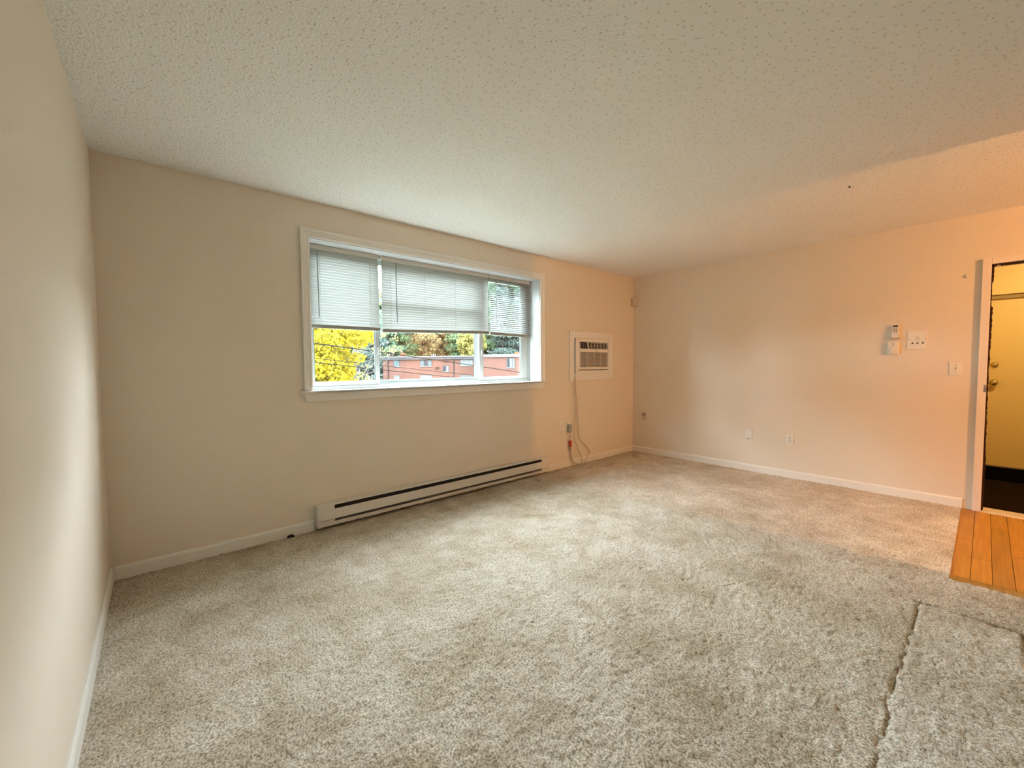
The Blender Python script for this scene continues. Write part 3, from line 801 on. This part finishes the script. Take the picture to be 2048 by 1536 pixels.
# remote in its wall cradle
F = on_wall('right', -2.731, 1.508)
rc = empty('remote_control', F(0, 0, 0.01), 'white remote control in a wall cradle above the thermostat', 'remote control')
wall_box(MB(), F, -0.023, 0.023, -0.052, 0.068, 0.014, 0.032).build('body', M['plastic'], rc, bevel=0.004)
wall_box(MB(), F, -0.017, 0.017, 0.046, 0.060, 0.0315, 0.033).build('display', M['black'], rc)
for r in range(4):
    for k in range(2):
        wall_box(MB(), F, -0.015 + k * 0.017, -0.002 + k * 0.017, -0.006 + r * 0.0125, 0.003 + r * 0.0125, 0.0315, 0.034).build('button', M['grey'], rc)
wall_box(MB(), F, -0.016, 0.014, -0.036, -0.014, 0.0315, 0.0345).build('cover', M['ac_white'], rc)
cr_ = empty('remote_cradle', F(0, -0.06, 0), 'white wall cradle gripping the lower end of the remote control', 'cradle')
wall_box(MB(), F, -0.027, 0.027, -0.064, 0.010, 0.0005, 0.0135).build('back_plate', M['plastic'], cr_, bevel=0.002)
wall_box(MB(), F, -0.027, -0.0232, -0.064, -0.024, 0.0135, 0.036).build('side_clip', M['plastic'], cr_)
wall_box(MB(), F, 0.0232, 0.027, -0.064, -0.024, 0.0135, 0.036).build('side_clip', M['plastic'], cr_)
wall_box(MB(), F, -0.027, 0.027, -0.064, -0.0525, 0.0135, 0.036).build('bottom_lip', M['plastic2'], cr_)
# round cap near the door head
F = on_wall('right', -3.158, 1.945)
tag(wall_disc(MB(), F, 0, 0, [(0.019, 0.0005), (0.019, 0.006), (0.015, 0.011), (0.008, 0.013)], 20, 0.8).build('hole_cover', M['wall'], smooth=True), 'small round painted cap on the wall left of the door head', 'hole cover')
# motion sensor in the far upper corner
ms = empty('motion_sensor', (-0.05, -0.05, 2.10), 'beige motion sensor high in the far corner', 'motion sensor')
def corner_prism(r0, r1, z0, z1):
    a, b = Vector((-r0, -0.001)), Vector((-0.001, -r0))
    return [(-r0, -0.0005), (-0.0005, -0.0005), (-0.0005, -r0), (-r1 * 0.45, -r1), (-r1, -r1 * 0.45)]
MB().prism(corner_prism(0.062, 0.066, 0, 0), 'z', 2.042, 2.158).build('housing', M['plastic2'], ms, bevel=0.004)
MB().prism([(-0.066, -0.024), (-0.024, -0.066), (-0.030, -0.0715), (-0.0715, -0.030)], 'z', 2.075, 2.142).build('lens', M['grille'], ms)
# ceiling hook speck
tag(MB().lathe([(0.004, 0), (0.006, -0.004), (0.003, -0.012)], (-1.4906, -2.6307, H - 0.001), 'z', 8).build('ceiling_hook', M['dark']), 'tiny dark screw hook in the ceiling', 'hook')

# ------------------------------------------------------------------ power cord of the air conditioner
cab = MB()
def smooth_path(pts, n=8):
    pts = [Vector(p) for p in pts]; out = []
    for i in range(len(pts) - 1):
        p0, p1, p2, p3 = pts[max(i - 1, 0)], pts[i], pts[i + 1], pts[min(i + 2, len(pts) - 1)]
        for k in range(n):
            t = k / n
            out.append(0.5 * ((2 * p1) + (p2 - p0) * t + (2 * p0 - 5 * p1 + 4 * p2 - p3) * t * t + (3 * p1 - p0 - 3 * p2 + p3) * t ** 3))
    return out + [pts[-1]]
y_ = -0.022
cab.tube(smooth_path([(-1.284, -0.010, 1.14), (-1.290, -0.014, 1.09), (-1.300, y_, 1.03), (-1.305, y_, 0.98), (-1.281, y_, 0.72), (-1.300, y_, 0.38), (-1.253, y_, 0.25), (-1.190, y_, 0.13), (-1.165, -0.03, 0.06), (-1.18, -0.035, 0.018)]), 0.0042, 8)
cab.tube(smooth_path([(-1.272, -0.010, 1.14), (-1.274, -0.018, 1.08), (-1.277, y_, 1.03), (-1.272, y_, 0.92), (-1.245, y_, 0.74), (-1.226, y_, 0.49), (-1.208, y_, 0.33), (-1.14, y_, 0.27), (-1.068, y_, 0.21), (-1.000, y_, 0.135), (-1.03, -0.028, 0.09), (-1.105, -0.036, 0.025), (-1.16, -0.045, 0.014), (-1.236, -0.040, 0.016), (-1.315, -0.030, 0.045), (-1.350, y_, 0.12), (-1.362, y_, 0.205)]), 0.0048, 8)
cab.tube(smooth_path([(-1.18, -0.035, 0.018), (-1.25, -0.042, 0.015), (-1.335, -0.032, 0.045), (-1.368, y_, 0.12), (-1.375, y_, 0.205)]), 0.0042, 8)
cab.tube(smooth_path([(-1.374, -0.020, 0.315), (-1.378, -0.026, 0.37), (-1.388, -0.030, 0.43)]), 0.0042, 8)
pc = cab.build('power_cord', M['cable'], ac, smooth=True)
pc['label'] = 'thin ivory cord looped below with grey plug and red tag'
MB().box(-1.388, -1.356, -0.036, -0.010, 0.245, 0.316).build('warning_tag', M['red'], pc, bevel=0.004)
MB().box(-1.385, -1.358, -0.034, -0.012, 0.203, 0.246).build('strain_relief', M['grey'], pc, bevel=0.006)
MB().prism([(-1.418, 0.44), (-1.405, 0.418), (-1.375, 0.418), (-1.366, 0.45), (-1.368, 0.500), (-1.380, 0.518), (-1.405, 0.518), (-1.418, 0.50)], 'y', -0.010, -0.050).build('plug', M['grey'], pc, bevel=0.005)

# ------------------------------------------------------------------ doorway in the right wall, hall beyond
d1 = empty('door_1', (0, -3.75, 0), 'open doorway with pale metal frame and dark weatherstrip at the right edge', 'doorway', kind='structure')
fr = 0.028
MB().box(-fr, 0.165, -3.2375, DY0 + 0.0005, -0.004, DZ + 0.050).build('jamb', M['frame_metal'], d1, bevel=0.003)
MB().box(-fr, 0.165, DY1 - 0.0005, DY1 - 0.05, -0.004, DZ + 0.050).build('jamb', M['frame_metal'], d1, bevel=0.003)
MB().box(-fr, 0.165, DY0 + 0.0005, DY1 - 0.0005, DZ + 0.0005, DZ + 0.050).build('head', M['frame_metal'], d1, bevel=0.003)
# ragged dark weatherstrip along the jamb and the head
nW = 170
vs, fs = [], []
for i in range(nW + 1):
    z = 0.0 + (DZ - 0.004) * i / nW
    u = i / nW
    wv = (0.009 + 0.005 * max(0, math.sin(u * 9.3) * 0.5 + 0.5) + random.uniform(-0.0025, 0.0025))
    if 0.83 < u < 0.93: wv *= 0.45
    wv = max(0.002, wv)
    for x in (-0.010, 0.012):
        vs += [(x, DY0, z), (x, DY0 - wv, z)]
for i in range(nW):
    a = i * 4; b = a + 4
    fs += [(a, a + 1, b + 1, b), (a + 2, b + 2, b + 3, a + 3), (a + 1, a + 3, b + 3, b + 1), (a, b, b + 2, a + 2)]
MB().add(vs, fs).build('weatherstrip', M['weather'], d1)
vs, fs = [], []
nW = 90
for i in range(nW + 1):
    y = DY0 + (DY1 - DY0) * i / nW
    hv = 0.018 + random.uniform(-0.002, 0.002) - (0.009 if 2 < i < 5 else 0)
    for x in (-0.010, 0.012):
        vs += [(x, y, DZ), (x, y, DZ - hv)]
for i in range(nW):
    a = i * 4; b = a + 4
    fs += [(a, a + 1, b + 1, b), (a + 2, b + 2, b + 3, a + 3), (a + 1, a + 3, b + 3, b + 1), (a, b, b + 2, a + 2)]
MB().add(vs, fs).build('weatherstrip', M['weather'], d1)
MB().box(-fr - 0.0015, -fr + 0.004, -3.2860, -3.2725, 0.985, 1.045).build('strike_plate', M['steel'], d1, bevel=0.001)
MB().prism([(-0.030, -0.005), (0.125, -0.005), (0.120, 0.006), (-0.020, 0.006)], 'y', DY1, DY0).build('threshold', M['threshold'], d1)
# strip of bare wall base between the baseboard and the frame is the wall itself

HX = 2.26
tag(MB().box(0.14, HX + 0.3, -5.2, -2.4, -0.10, -0.004).build('floor_hall', M['hall_floor']), 'dark brown hall floor beyond the doorway', 'floor', kind='structure')
tag(MB().box(0.14, HX + 0.3, -5.2, -2.4, 2.46, 2.56).build('ceiling_hall', M['yellow_paint']), 'yellow painted ceiling of the hall', 'ceiling', kind='structure')
OD0, OD1, ODZ = -3.285, -4.17, 2.005    # opening of the opposite door
w = MB()
w.box(HX, HX + 0.25, OD0, -2.4, -0.1, 2.5)
w.box(HX, HX + 0.25, OD1, OD0, ODZ, 2.5)
w.box(HX, HX + 0.25, -5.2, OD1, -0.1, 2.5)
w.box(HX + 0.25, HX + 0.30, -5.2, -2.4, -0.1, 2.5)
w.box(0.14, HX, -2.5, -2.4, -0.1, 2.5)
w.box(0.14, HX, -5.2, -5.1, -0.1, 2.5)
tag(w.build('wall_hall', M['yellow_paint']), 'yellow painted wall across the hall', 'wall', kind='structure')
d2 = empty('door_2', (HX + 0.07, -3.72, 0), 'closed yellow door with brass knob and deadbolt across the hall', 'door', kind='structure')
MB().box(HX + 0.060, HX + 0.105, OD1 + 0.002, OD0 - 0.002, 0.0065, ODZ - 0.048).build('slab', M['yellow_door'], d2, bevel=0.002)
MB().box(HX - 0.004, HX + 0.058, OD1 + 0.002, OD0 - 0.002, -0.004, 0.006).build('sill', mat('hall_sill', (0.09, 0.075, 0.06), 0.6, noise=(20, 0.1)), d2)
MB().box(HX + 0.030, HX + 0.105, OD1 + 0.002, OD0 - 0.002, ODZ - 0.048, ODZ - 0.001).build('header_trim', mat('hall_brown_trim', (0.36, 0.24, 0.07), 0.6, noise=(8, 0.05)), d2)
ky = -3.349
kb = MB().lathe([(0.034, 0), (0.034, -0.006), (0.014, -0.010), (0.013, -0.028), (0.026, -0.038), (0.031, -0.050), (0.028, -0.062), (0.015, -0.068)], (HX + 0.060, ky, 0.988), 'x', 22).build('knob', M['brass'], d2, smooth=True)
MB().lathe([(0.031, 0), (0.030, -0.010), (0.022, -0.016), (0.020, -0.020), (0.010, -0.021)], (HX + 0.060, ky + 0.001, 1.196), 'x', 22).build('deadbolt', M['brass'], d2, smooth=True)
dm = MB().box(1.47, HX - 0.012, -4.40, -3.00, -0.0035, 0.006).build('doormat', M['mat_black'], bevel=0.002)
tag(dm, 'black mat lying before the yellow door across the hall', 'doormat')
# hall ceiling lamp
hl = empty('hall_lamp', (1.15, -3.80, 2.46), 'round ceiling lamp of the hall above the door head', 'ceiling lamp')
MB().lathe([(0.13, 0), (0.13, -0.02), (0.11, -0.03)], (1.15, -3.80, 2.46), 'z', 24).build('base', M['plastic'], hl)
MB().lathe([(0.105, -0.031), (0.10, -0.06), (0.07, -0.09), (0.03, -0.10)], (1.15, -3.80, 2.46), 'z', 24).build('globe', emit('hall_lamp_glow', (1.0, 0.80, 0.48), HALL_LAMP * 0.40), hl, smooth=True)
# entry ceiling lamp (warm bulb)
LX, LY = -1.45, -5.40
el = empty('entry_lamp', (LX, LY, H), 'warm bare-bulb pendant lamp in the entry behind the room', 'ceiling lamp')
MB().lathe([(0.07, 0), (0.07, -0.03), (0.03, -0.05), (0.012, -0.07), (0.012, -0.47)], (LX, LY, H - 0.001), 'z', 20).build('base', M['brass'], el)
MB().lathe([(0.014, -0.471), (0.024, -0.482), (0.030, -0.500), (0.030, -0.516), (0.021, -0.536), (0.008, -0.542)], (LX, LY, H - 0.001), 'z', 24).build('globe', emit('entry_lamp_glow', (1.0, 0.46, 0.15), LAMP), el, smooth=True)

# ------------------------------------------------------------------ scraps on the carpet
sm = MB()
sm.tube([(-4.452, -0.036, 0.008), (-4.436, -0.040, 0.016), (-4.420, -0.038, 0.015), (-4.405, -0.044, 0.007)], [0.006, 0.011, 0.010, 0.005], 7)
tag(sm.build('scrap', M['scrap'], smooth=True), 'small dark scrap on the carpet by the baseboard left of the heater', 'scrap')

# ------------------------------------------------------------------ outdoors
G = -6.0
tag(MB().box(-150, 190, 0.6, 260, G - 0.5, G).build('ground', M['ground']), 'ground outside far below the window', 'ground', kind='structure')
def dirv(az):
    return Vector((math.sin(math.radians(az)), math.cos(math.radians(az)), 0))
C0 = Vector((CAM_POS.x, CAM_POS.y, 0))
EYE = CAM_POS.z

class Facade:
    """vertical plane through two points of the street scene; s runs along it"""
    def __init__(self, az0, d0, az1, d1_, shift=0.0):
        self.a = C0 + dirv(az0) * d0
        self.t = (C0 + dirv(az1) * d1_ - self.a).normalized()
        self.n = Vector((self.t.y, -self.t.x, 0))
        if self.n.dot(C0 - self.a) < 0: self.n = -self.n
        self.a = self.a + self.n * shift
        self.rot = math.atan2(self.t.y, self.t.x)
    def s(self, az):
        d = dirv(az); k = (self.a - C0).dot(self.n) / d.dot(self.n)
        return (C0 + d * k - self.a).dot(self.t), k
    def z(self, az, tan):
        return EYE + tan * self.s(az)[1]
FM = Facade(23.5, 80.0, 36.16, 73.5)
FR = Facade(23.5, 80.0, 36.16, 73.5, 5.0)

bl = empty('apartment_building', FM.a, 'pink-red brick apartment block with flat roof across the street', 'building')
bl.rotation_euler = (0, 0, FM.rot)
def bpart(name, mb, m, parent=None):
    o = mb.build(name, m)
    o.parent = parent or bl
    return o
# local frame of the building: x along the facade, y away from the viewer (-n), z world
sgn = -1.0 if FM.n.dot(Vector((-FM.t.y, FM.t.x, 0))) > 0 else 1.0   # local +y is left of t
def LY_(off):      # off > 0: towards the viewer
    return -sgn * off if sgn > 0 else off
ROOF = EYE + 1.66
def fbox(s0, s1, o0, o1, z0, z1):
    return MB().box(s0, s1, LY_(o0), LY_(o1), z0, z1)
S_end = FM.s(36.6)[0]
bpart('wall', fbox(0, S_end + 12, -12, 0, G, ROOF - 0.55), M['brick'])
bpart('fascia', fbox(-0.3, S_end + 12, -12, 0.35, ROOF - 0.55, ROOF - 0.14), M['fascia'])
rf = bpart('roof', fbox(-0.45, S_end + 12, -12.3, 0.5, ROOF - 0.14, ROOF + 0.05), M['roof_white'])
# projecting wing on the right
sr0 = FR.s(36.6)[0]
sr0m = sr0
wingw = 16
bpart('wing_wall', fbox(sr0m, sr0m + wingw, 0, 5.0, G, ROOF - 0.35), M['brick'])
bpart('wing_roof', fbox(sr0m - 0.2, sr0m + wingw, -0.2, 5.25, ROOF - 0.35, ROOF + 0.10), M['roof_white'])
def window(az0, az1, t0, t1, fac, off, kind, nl):
    s0, s1 = fac.s(az0)[0], fac.s(az1)[0]
    z0, z1 = fac.z(0.5 * (az0 + az1), t0), fac.z(0.5 * (az0 + az1), t1)
    z0, z1 = min(z0, z1), max(z0, z1)
    fm = M['ext_white'] if kind == 'white' else M['ext_frame']
    b = 0.09
    m = MB()
    m.box(s0, s0 + b, LY_(off), LY_(off + 0.08), z0, z1); m.box(s1 - b, s1, LY_(off), LY_(off + 0.08), z0, z1)
    m.box(s0 + b, s1 - b, LY_(off), LY_(off + 0.08), z0, z0 + b); m.box(s0 + b, s1 - b, LY_(off), LY_(off + 0.08), z1 - b, z1)
    for k in range(1, nl):
        x = s0 + (s1 - s0) * k / nl
        m.box(x - 0.04, x + 0.04, LY_(off), LY_(off + 0.07), z0 + b, z1 - b)
    f = m.build('window', fm); f.parent = bl
    for k in range(nl):
        a, e = s0 + (s1 - s0) * k / nl + 0.04, s0 + (s1 - s0) * (k + 1) / nl - 0.04
        mt = M['ext_curtain'] if kind == 'white' or (kind == 'half' and k > 0) else M['ext_pane_dark'] if kind == 'half' or (kind == 'mix' and k == 1) else M['ext_pane']
        p = MB().box(a, e, LY_(off - 0.02), LY_(off + 0.03), z0 + 0.05, z1 - 0.05).build('pane', mt); p.parent = f
    MB_s = MB().box(s0 - 0.08, s1 + 0.08, LY_(off - 0.05), LY_(off + 0.12), z0 - 0.12, z0).build('window_sill', M['roof_white']); MB_s.parent = f
window(24.87, 25.63, -0.0017, 0.0136, FM, 0, 'plain', 2)
window(28.33, 29.92, -0.0011, 0.0134, FM, 0, 'mix', 3)
window(31.41, 32.21, -0.0146, -0.0001, FM, 0, 'half', 2)
window(33.81, 35.52, -0.0006, 0.0153, FM, 0, 'white', 3)
window(24.87, 25.63, -0.037, -0.0228, FM, 0, 'white', 2)
window(28.33, 29.92, -0.037, -0.0228, FM, 0, 'white', 3)
window(33.81, 35.52, -0.037, -0.0240, FM, 0, 'white', 3)
window(40.25, 41.36, -0.0062, 0.0171, FR, 5.0, 'half', 3)
window(40.25, 41.36, -0.046, -0.0262, FR, 5.0, 'half', 3)
for az in (24.15, 32.85):
    s0 = FM.s(az)[0]
    bpart('downspout', fbox(s0, s0 + 0.13, 0, 0.13, G, ROOF - 0.55), M['pipe'])
s0, s1 = FM.s(30.35)[0], FM.s(30.85)[0]
bpart('wall_vent', fbox(s0, s1, 0, 0.12, FM.z(30.6, -0.0095), FM.z(30.6, -0.0035)), M['pipe'])
s0 = FM.s(31.75)[0]
bpart('wall_lamp', fbox(s0 - 0.25, s0 + 0.25, 0, 0.3, FM.z(31.7, 0.0092), FM.z(31.7, 0.0108)), M['pipe'])
for az in (28.85, 29.1, 29.35, 35.1):
    s0 = FM.s(az)[0]
    v_ = MB().tube([(s0, LY_(-4), ROOF), (s0, LY_(-4), ROOF + 0.55)], 0.10, 8).build('roof_vent', M['roof_white']); v_.parent = rf
s0 = FM.s(24.7)[0]
v_ = fbox(s0 - 0.35, s0 + 0.35, -5, -4.3, ROOF, ROOF + 0.85).build('chimney', M['orange_vent']); v_.parent = rf
s0 = FR.s(41.1)[0]
v_ = MB().prism([(s0 - 0.6, ROOF + 0.1), (s0 + 0.6, ROOF + 0.1), (s0 + 0.35, ROOF + 0.5), (s0 - 0.2, ROOF + 0.6)], 'y', LY_(0.5), LY_(1.4)).build('chimney', M['orange_vent']); v_.parent = bl

# trees ----------------------------------------------------------------
def leaf_cloud(blobs, n, size, seed, flat=0.0):
    """leaf quads scattered through ellipsoid blobs (x, y, z, rx, ry, rz)"""
    r = np.random.default_rng(seed)
    vol = np.array([b[3] * b[4] * b[5] for b in blobs]); pick = r.choice(len(blobs), n, p=vol / vol.sum())
    B = np.array(blobs)[pick]
    d = r.normal(size=(n, 3)); d /= np.linalg.norm(d, axis=1)[:, None]
    rad = r.random(n) ** 0.45
    c = B[:, :3] + d * rad[:, None] * B[:, 3:6]
    a = r.normal(size=(n, 3)); a /= np.linalg.norm(a, axis=1)[:, None]
    b = r.normal(size=(n, 3)); b -= (b * a).sum(1)[:, None] * a; b /= np.linalg.norm(b, axis=1)[:, None]
    sz = size * r.uniform(0.6, 1.3, n)[:, None]
    a *= sz; b *= sz * 0.62
    v = np.stack([c - a, c + b * 0.9 - a * 0.1, c + a, c - b * 0.9 - a * 0.1], 1).reshape(-1, 3)
    return v
def leaf_obj(name, v, m, parent):
    n = len(v) // 4
    me = bpy.data.meshes.new(name)
    me.vertices.add(n * 4); me.vertices.foreach_set('co', v.ravel().astype(np.float32))
    me.loops.add(n * 4); me.loops.foreach_set('vertex_index', np.arange(n * 4, dtype=np.int32))
    me.polygons.add(n); me.polygons.foreach_set('loop_start', np.arange(0, n * 4, 4, dtype=np.int32))
    me.update(calc_edges=True); me.materials.append(m)
    o = bpy.data.objects.new(name, me); COL.objects.link(o); o.parent = parent
    return o
def tree(name, label, az, dist, h, rx, kind, leaf, n, size, seed, z_low=0.25, bark='bark', group=None):
    base = C0 + dirv(az) * dist; base.z = G
    root = empty(name, base, label, 'tree', group)
    r = random.Random(seed)
    tk = MB().tube([(0, 0, 0), (r.uniform(-.2, .2), r.uniform(-.2, .2), h * 0.45), (r.uniform(-.3, .3), r.uniform(-.3, .3), h * 0.95)], [h * 0.016, h * 0.012, h * 0.003], 8)
    o = tk.build('trunk', M[bark]); o.parent = root
    blobs = []
    br = MB()
    if kind == 'pine':
        for k in range(9):
            f = z_low + (1 - z_low) * k / 8.5
            w_ = rx * (1.15 - f) * 1.2
            for q in range(4):
                a = r.uniform(0, 6.28) ; rr = w_ * 0.50
                blobs.append((math.cos(a) * rr, math.sin(a) * rr, h * f, w_ * 0.62, w_ * 0.62, h * 0.045))
                br.tube([(0, 0, h * f - 0.4), (math.cos(a) * w_, math.sin(a) * w_, h * f)], [h * 0.004, h * 0.001], 5)
    else:
        for k in range(34):
            a = r.uniform(0, 6.28); f = z_low + (1 - z_low) * r.random(); w_ = rx * math.sqrt(max(0.1, 1 - ((f - 0.62) / 0.5) ** 2))
            rr = w_ * r.uniform(0.1, 0.75)
            q = rx * r.uniform(0.28, 0.46)
            blobs.append((math.cos(a) * rr, math.sin(a) * rr, h * f, q, q, q * 0.8))
            br.tube([(0, 0, h * max(0.15, f - 0.22)), (math.cos(a) * rr, math.sin(a) * rr, h * f)], [h * 0.006, h * 0.0015], 5)
    o = br.build('branches', M[bark]); o.parent = root
    leaf_obj('foliage', leaf_cloud(blobs, n, size, seed), M[leaf], root)
    return root
FG = 'trees behind the brick building'
forest = [
    ('pine_tree', 'tall green pine at the left edge of the middle pane', 24.4, 92, 23, 4.2, 'pine', 'leaf_pine', 0.30),
    ('pine_tree', 'second green pine from the left above the brick roof', 26.6, 95, 24, 4.2, 'pine', 'leaf_green', 0.30),
    ('autumn_tree', 'tan autumn tree with bare trunk above the middle of the roof', 28.9, 93, 22, 3.4, 'round', 'leaf_rust', 0.34),
    ('autumn_tree', 'rust-brown thinning tree right of the tan autumn tree', 31.2, 96, 22, 3.6, 'round', 'leaf_rust', 0.36),
    ('pine_tree', 'green pine between the brown tree and the yellow-green tree', 33.3, 94, 24, 3.6, 'pine', 'leaf_green', 0.30),
    ('autumn_tree', 'yellow-green leafy tree beside the right mullion', 35.2, 88, 15, 3.4, 'round', 'leaf_gold', 0.40),
    ('pine_tree', 'dusky pine seen through the right pane beside the mullion', 37.3, 95, 26, 4.0, 'pine', 'leaf_green', 0.28),
    ('pine_tree', 'blue-green pine in the middle of the right pane', 39.6, 93, 27, 4.2, 'pine', 'leaf_blue', 0.28),
    ('pine_tree', 'blue-green pine at the right edge of the right pane', 42.2, 94, 27, 4.4, 'pine', 'leaf_blue', 0.28),
    ('pine_tree', 'dark pine partly hidden behind the right window jamb', 44.8, 97, 26, 4.4, 'pine', 'leaf_pine', 0.28),
    ('pine_tree', 'dark pine beyond the bare grey branches in the left pane', 21.9, 84, 22, 4.2, 'pine', 'leaf_blue', 0.12),
    ('pine_tree', 'dark pine farther left behind the yellow tree', 19.0, 86, 21, 4.6, 'pine', 'leaf_blue', 0.12),
    ('pine_tree', 'dark pine hidden mostly by the yellow tree', 15.6, 86, 21, 4.8, 'pine', 'leaf_pine', 0.12),
]
for i, (nm, lb, az, dist, h, rx, kind, leaf, zl) in enumerate(forest):
    tree(nm, lb, az, dist, h, rx, kind, leaf, 9000 if kind == 'pine' else 7000, 0.34, 100 + i, zl, group=FG)
# back row fills the gaps between crowns
for i, az in enumerate((22.5, 25.5, 27.9, 30.1, 32.3, 34.4, 36.3, 38.5, 41.0, 43.6, 13.0, 16.2, 19.4)):
    places = ['above the left end of the brick roof', 'behind the two left pines', 'behind the tan autumn tree', 'between the two autumn trees', 'behind the rust-brown tree',
              'behind the yellow-green tree', 'behind the right mullion', 'left in the right pane', 'centred in the right pane', 'right in the right pane', 'far left behind the yellow tree', 'behind the crown of the yellow tree', 'behind the bare grey tree']
    tree('background_tree', 'hazy back-row tree ' + places[i], az, 108 + 4 * (i % 3), 38 if az > 35 else 27, 6.8, 'round' if i % 2 or az > 35 else 'pine', ('leaf_pine', 'leaf_rust', 'leaf_green', 'leaf_rust', 'leaf_green', 'leaf_green', 'leaf_pine', 'leaf_blue', 'leaf_blue', 'leaf_green', 'leaf_blue', 'leaf_pine', 'leaf_blue')[i], 24000 if az > 35 else 15000, 0.62, 200 + i, 0.10, group='back row of trees')

# unseen trees added outside the frame to cut low sky light indoors
side = [(-88, 44, 'level with our own wall'), (-78, 45, 'at the far left end'), (-68, 46, 'far left of the street'), (-52, 48, 'left of the street'), (-38, 50, 'left along the street'), (-25, 52, 'across the street on the left'), (-13, 56, 'before the far houses on the left'), (-2, 60, 'left of the window view'), (7, 66, 'just left of the window view'),
        (50, 78, 'just right of the window view')]
for i, (az, dist, where) in enumerate(side):
    tree('added_blocker_tree', 'tall leafy tree added unseen to block low sky, ' + where, az, dist, 21, 7.5, 'round', ('leaf_green', 'leaf_rust', 'leaf_pine')[i % 3], 9000, 0.7, 300 + i, 0.06, group='unseen trees added to block low sky')
# the yellow tree close to the window
yb = C0 + dirv(12.8) * 17.0; yb.z = G
yt = empty('yellow_tree', yb, 'bright yellow autumn tree filling the left pane', 'tree')
r = random.Random(3)
MB().tube([(0, 0, 0), (0.1, 0, 3.0), (-0.1, 0.1, 6.0), (0, 0, 10.0)], [0.22, 0.17, 0.11, 0.03], 10).build('trunk', M['bark']).parent = yt
blobs, br = [], MB()
for k in range(130):
    a = r.uniform(0, 6.28); z = r.uniform(3.6, 10.4); w_ = 2.45 * math.sqrt(max(0.05, 1 - ((z - 6.8) / 4.4) ** 2)); rr = w_ * r.uniform(0.25, 1.0)
    q = r.uniform(0.42, 0.80)
    p = (math.cos(a) * rr, math.sin(a) * rr, z)
    blobs.append((*p, q * 1.15, q * 1.15, q * 0.62))
    br.tube([(0, 0, max(2.5, z - 1.4)), (p[0] * 0.5, p[1] * 0.5, z - 0.5), p], [0.05, 0.03, 0.010], 5)
br.build('branches', M['bark']).parent = yt
leaf_obj('foliage', leaf_cloud(blobs, 70000, 0.08, 77), M['leaf_yellow'], yt)
# thin grey half-bare tree just right of it
gb = C0 + dirv(20.4) * 24.0; gb.z = G
gt = empty('bare_tree', gb, 'half-bare tree with pale twiggy branches right of the yellow tree', 'tree')
MB().tube([(0, 0, 0), (0.1, 0, 4.0), (-0.1, 0.1, 8.0), (0, 0, 11.0)], [0.16, 0.13, 0.08, 0.02], 8).build('trunk', M['bark_pale']).parent = gt
br, blobs = MB(), []
for k in range(60):
    a = r.uniform(0, 6.28); z = r.uniform(4.0, 9.6); l_ = r.uniform(1.0, 2.4)
    e = (math.cos(a) * l_, math.sin(a) * l_, z + r.uniform(0.4, 1.6))
    br.tube([(0, 0, z), (e[0] * 0.5, e[1] * 0.5, z + 0.3), e], [0.035, 0.022, 0.007], 5)
    if k % 2 == 0: blobs.append((e[0], e[1], e[2], 0.35, 0.35, 0.25))
br.build('branches', M['bark_pale']).parent = gt
leaf_obj('foliage', leaf_cloud(blobs, 900, 0.07, 78), M['leaf_gold'], gt)

# power lines: sagging cables crossing the street
def cable(pa, pb, sag, rad, label):
    a = C0 + dirv(pa[0]) * pa[2]; a.z = EYE + pa[1] * pa[2]
    b = C0 + dirv(pb[0]) * pb[2]; b.z = EYE + pb[1] * pb[2]
    ext = 0.6
    pts = []
    for i in range(41):
        t = -ext + (1 + 2 * ext) * i / 40
        p = a.lerp(b, 0) + (b - a) * t
        p.z -= sag * 4 * t * (1 - t)
        pts.append(p)
    tag(MB().tube(pts, rad, 6).build('power_line', M['wire'], smooth=True), label, 'power line', 'overhead wires outside the window')
cable((15.11, 0.0511, 13.0), (41.57, -0.0171, 19.0), -0.02, 0.016, 'thickest upper wire sloping from the yellow tree across the brick roof')
cable((16.2, 0.0161, 13.5), (36.13, -0.0249, 18.5), 0.01, 0.009, 'thin middle wire sloping across the brick windows')
cable((15.05, 0.0096, 13.0), (33.7, -0.0305, 17.5), 0.01, 0.012, 'lowest wire sloping down behind the window sill')
cable((28.38, 0.063, 30.0), (33.76, 0.0406, 34.0), 0.02, 0.014, 'short pale wire before the trees above the roof')
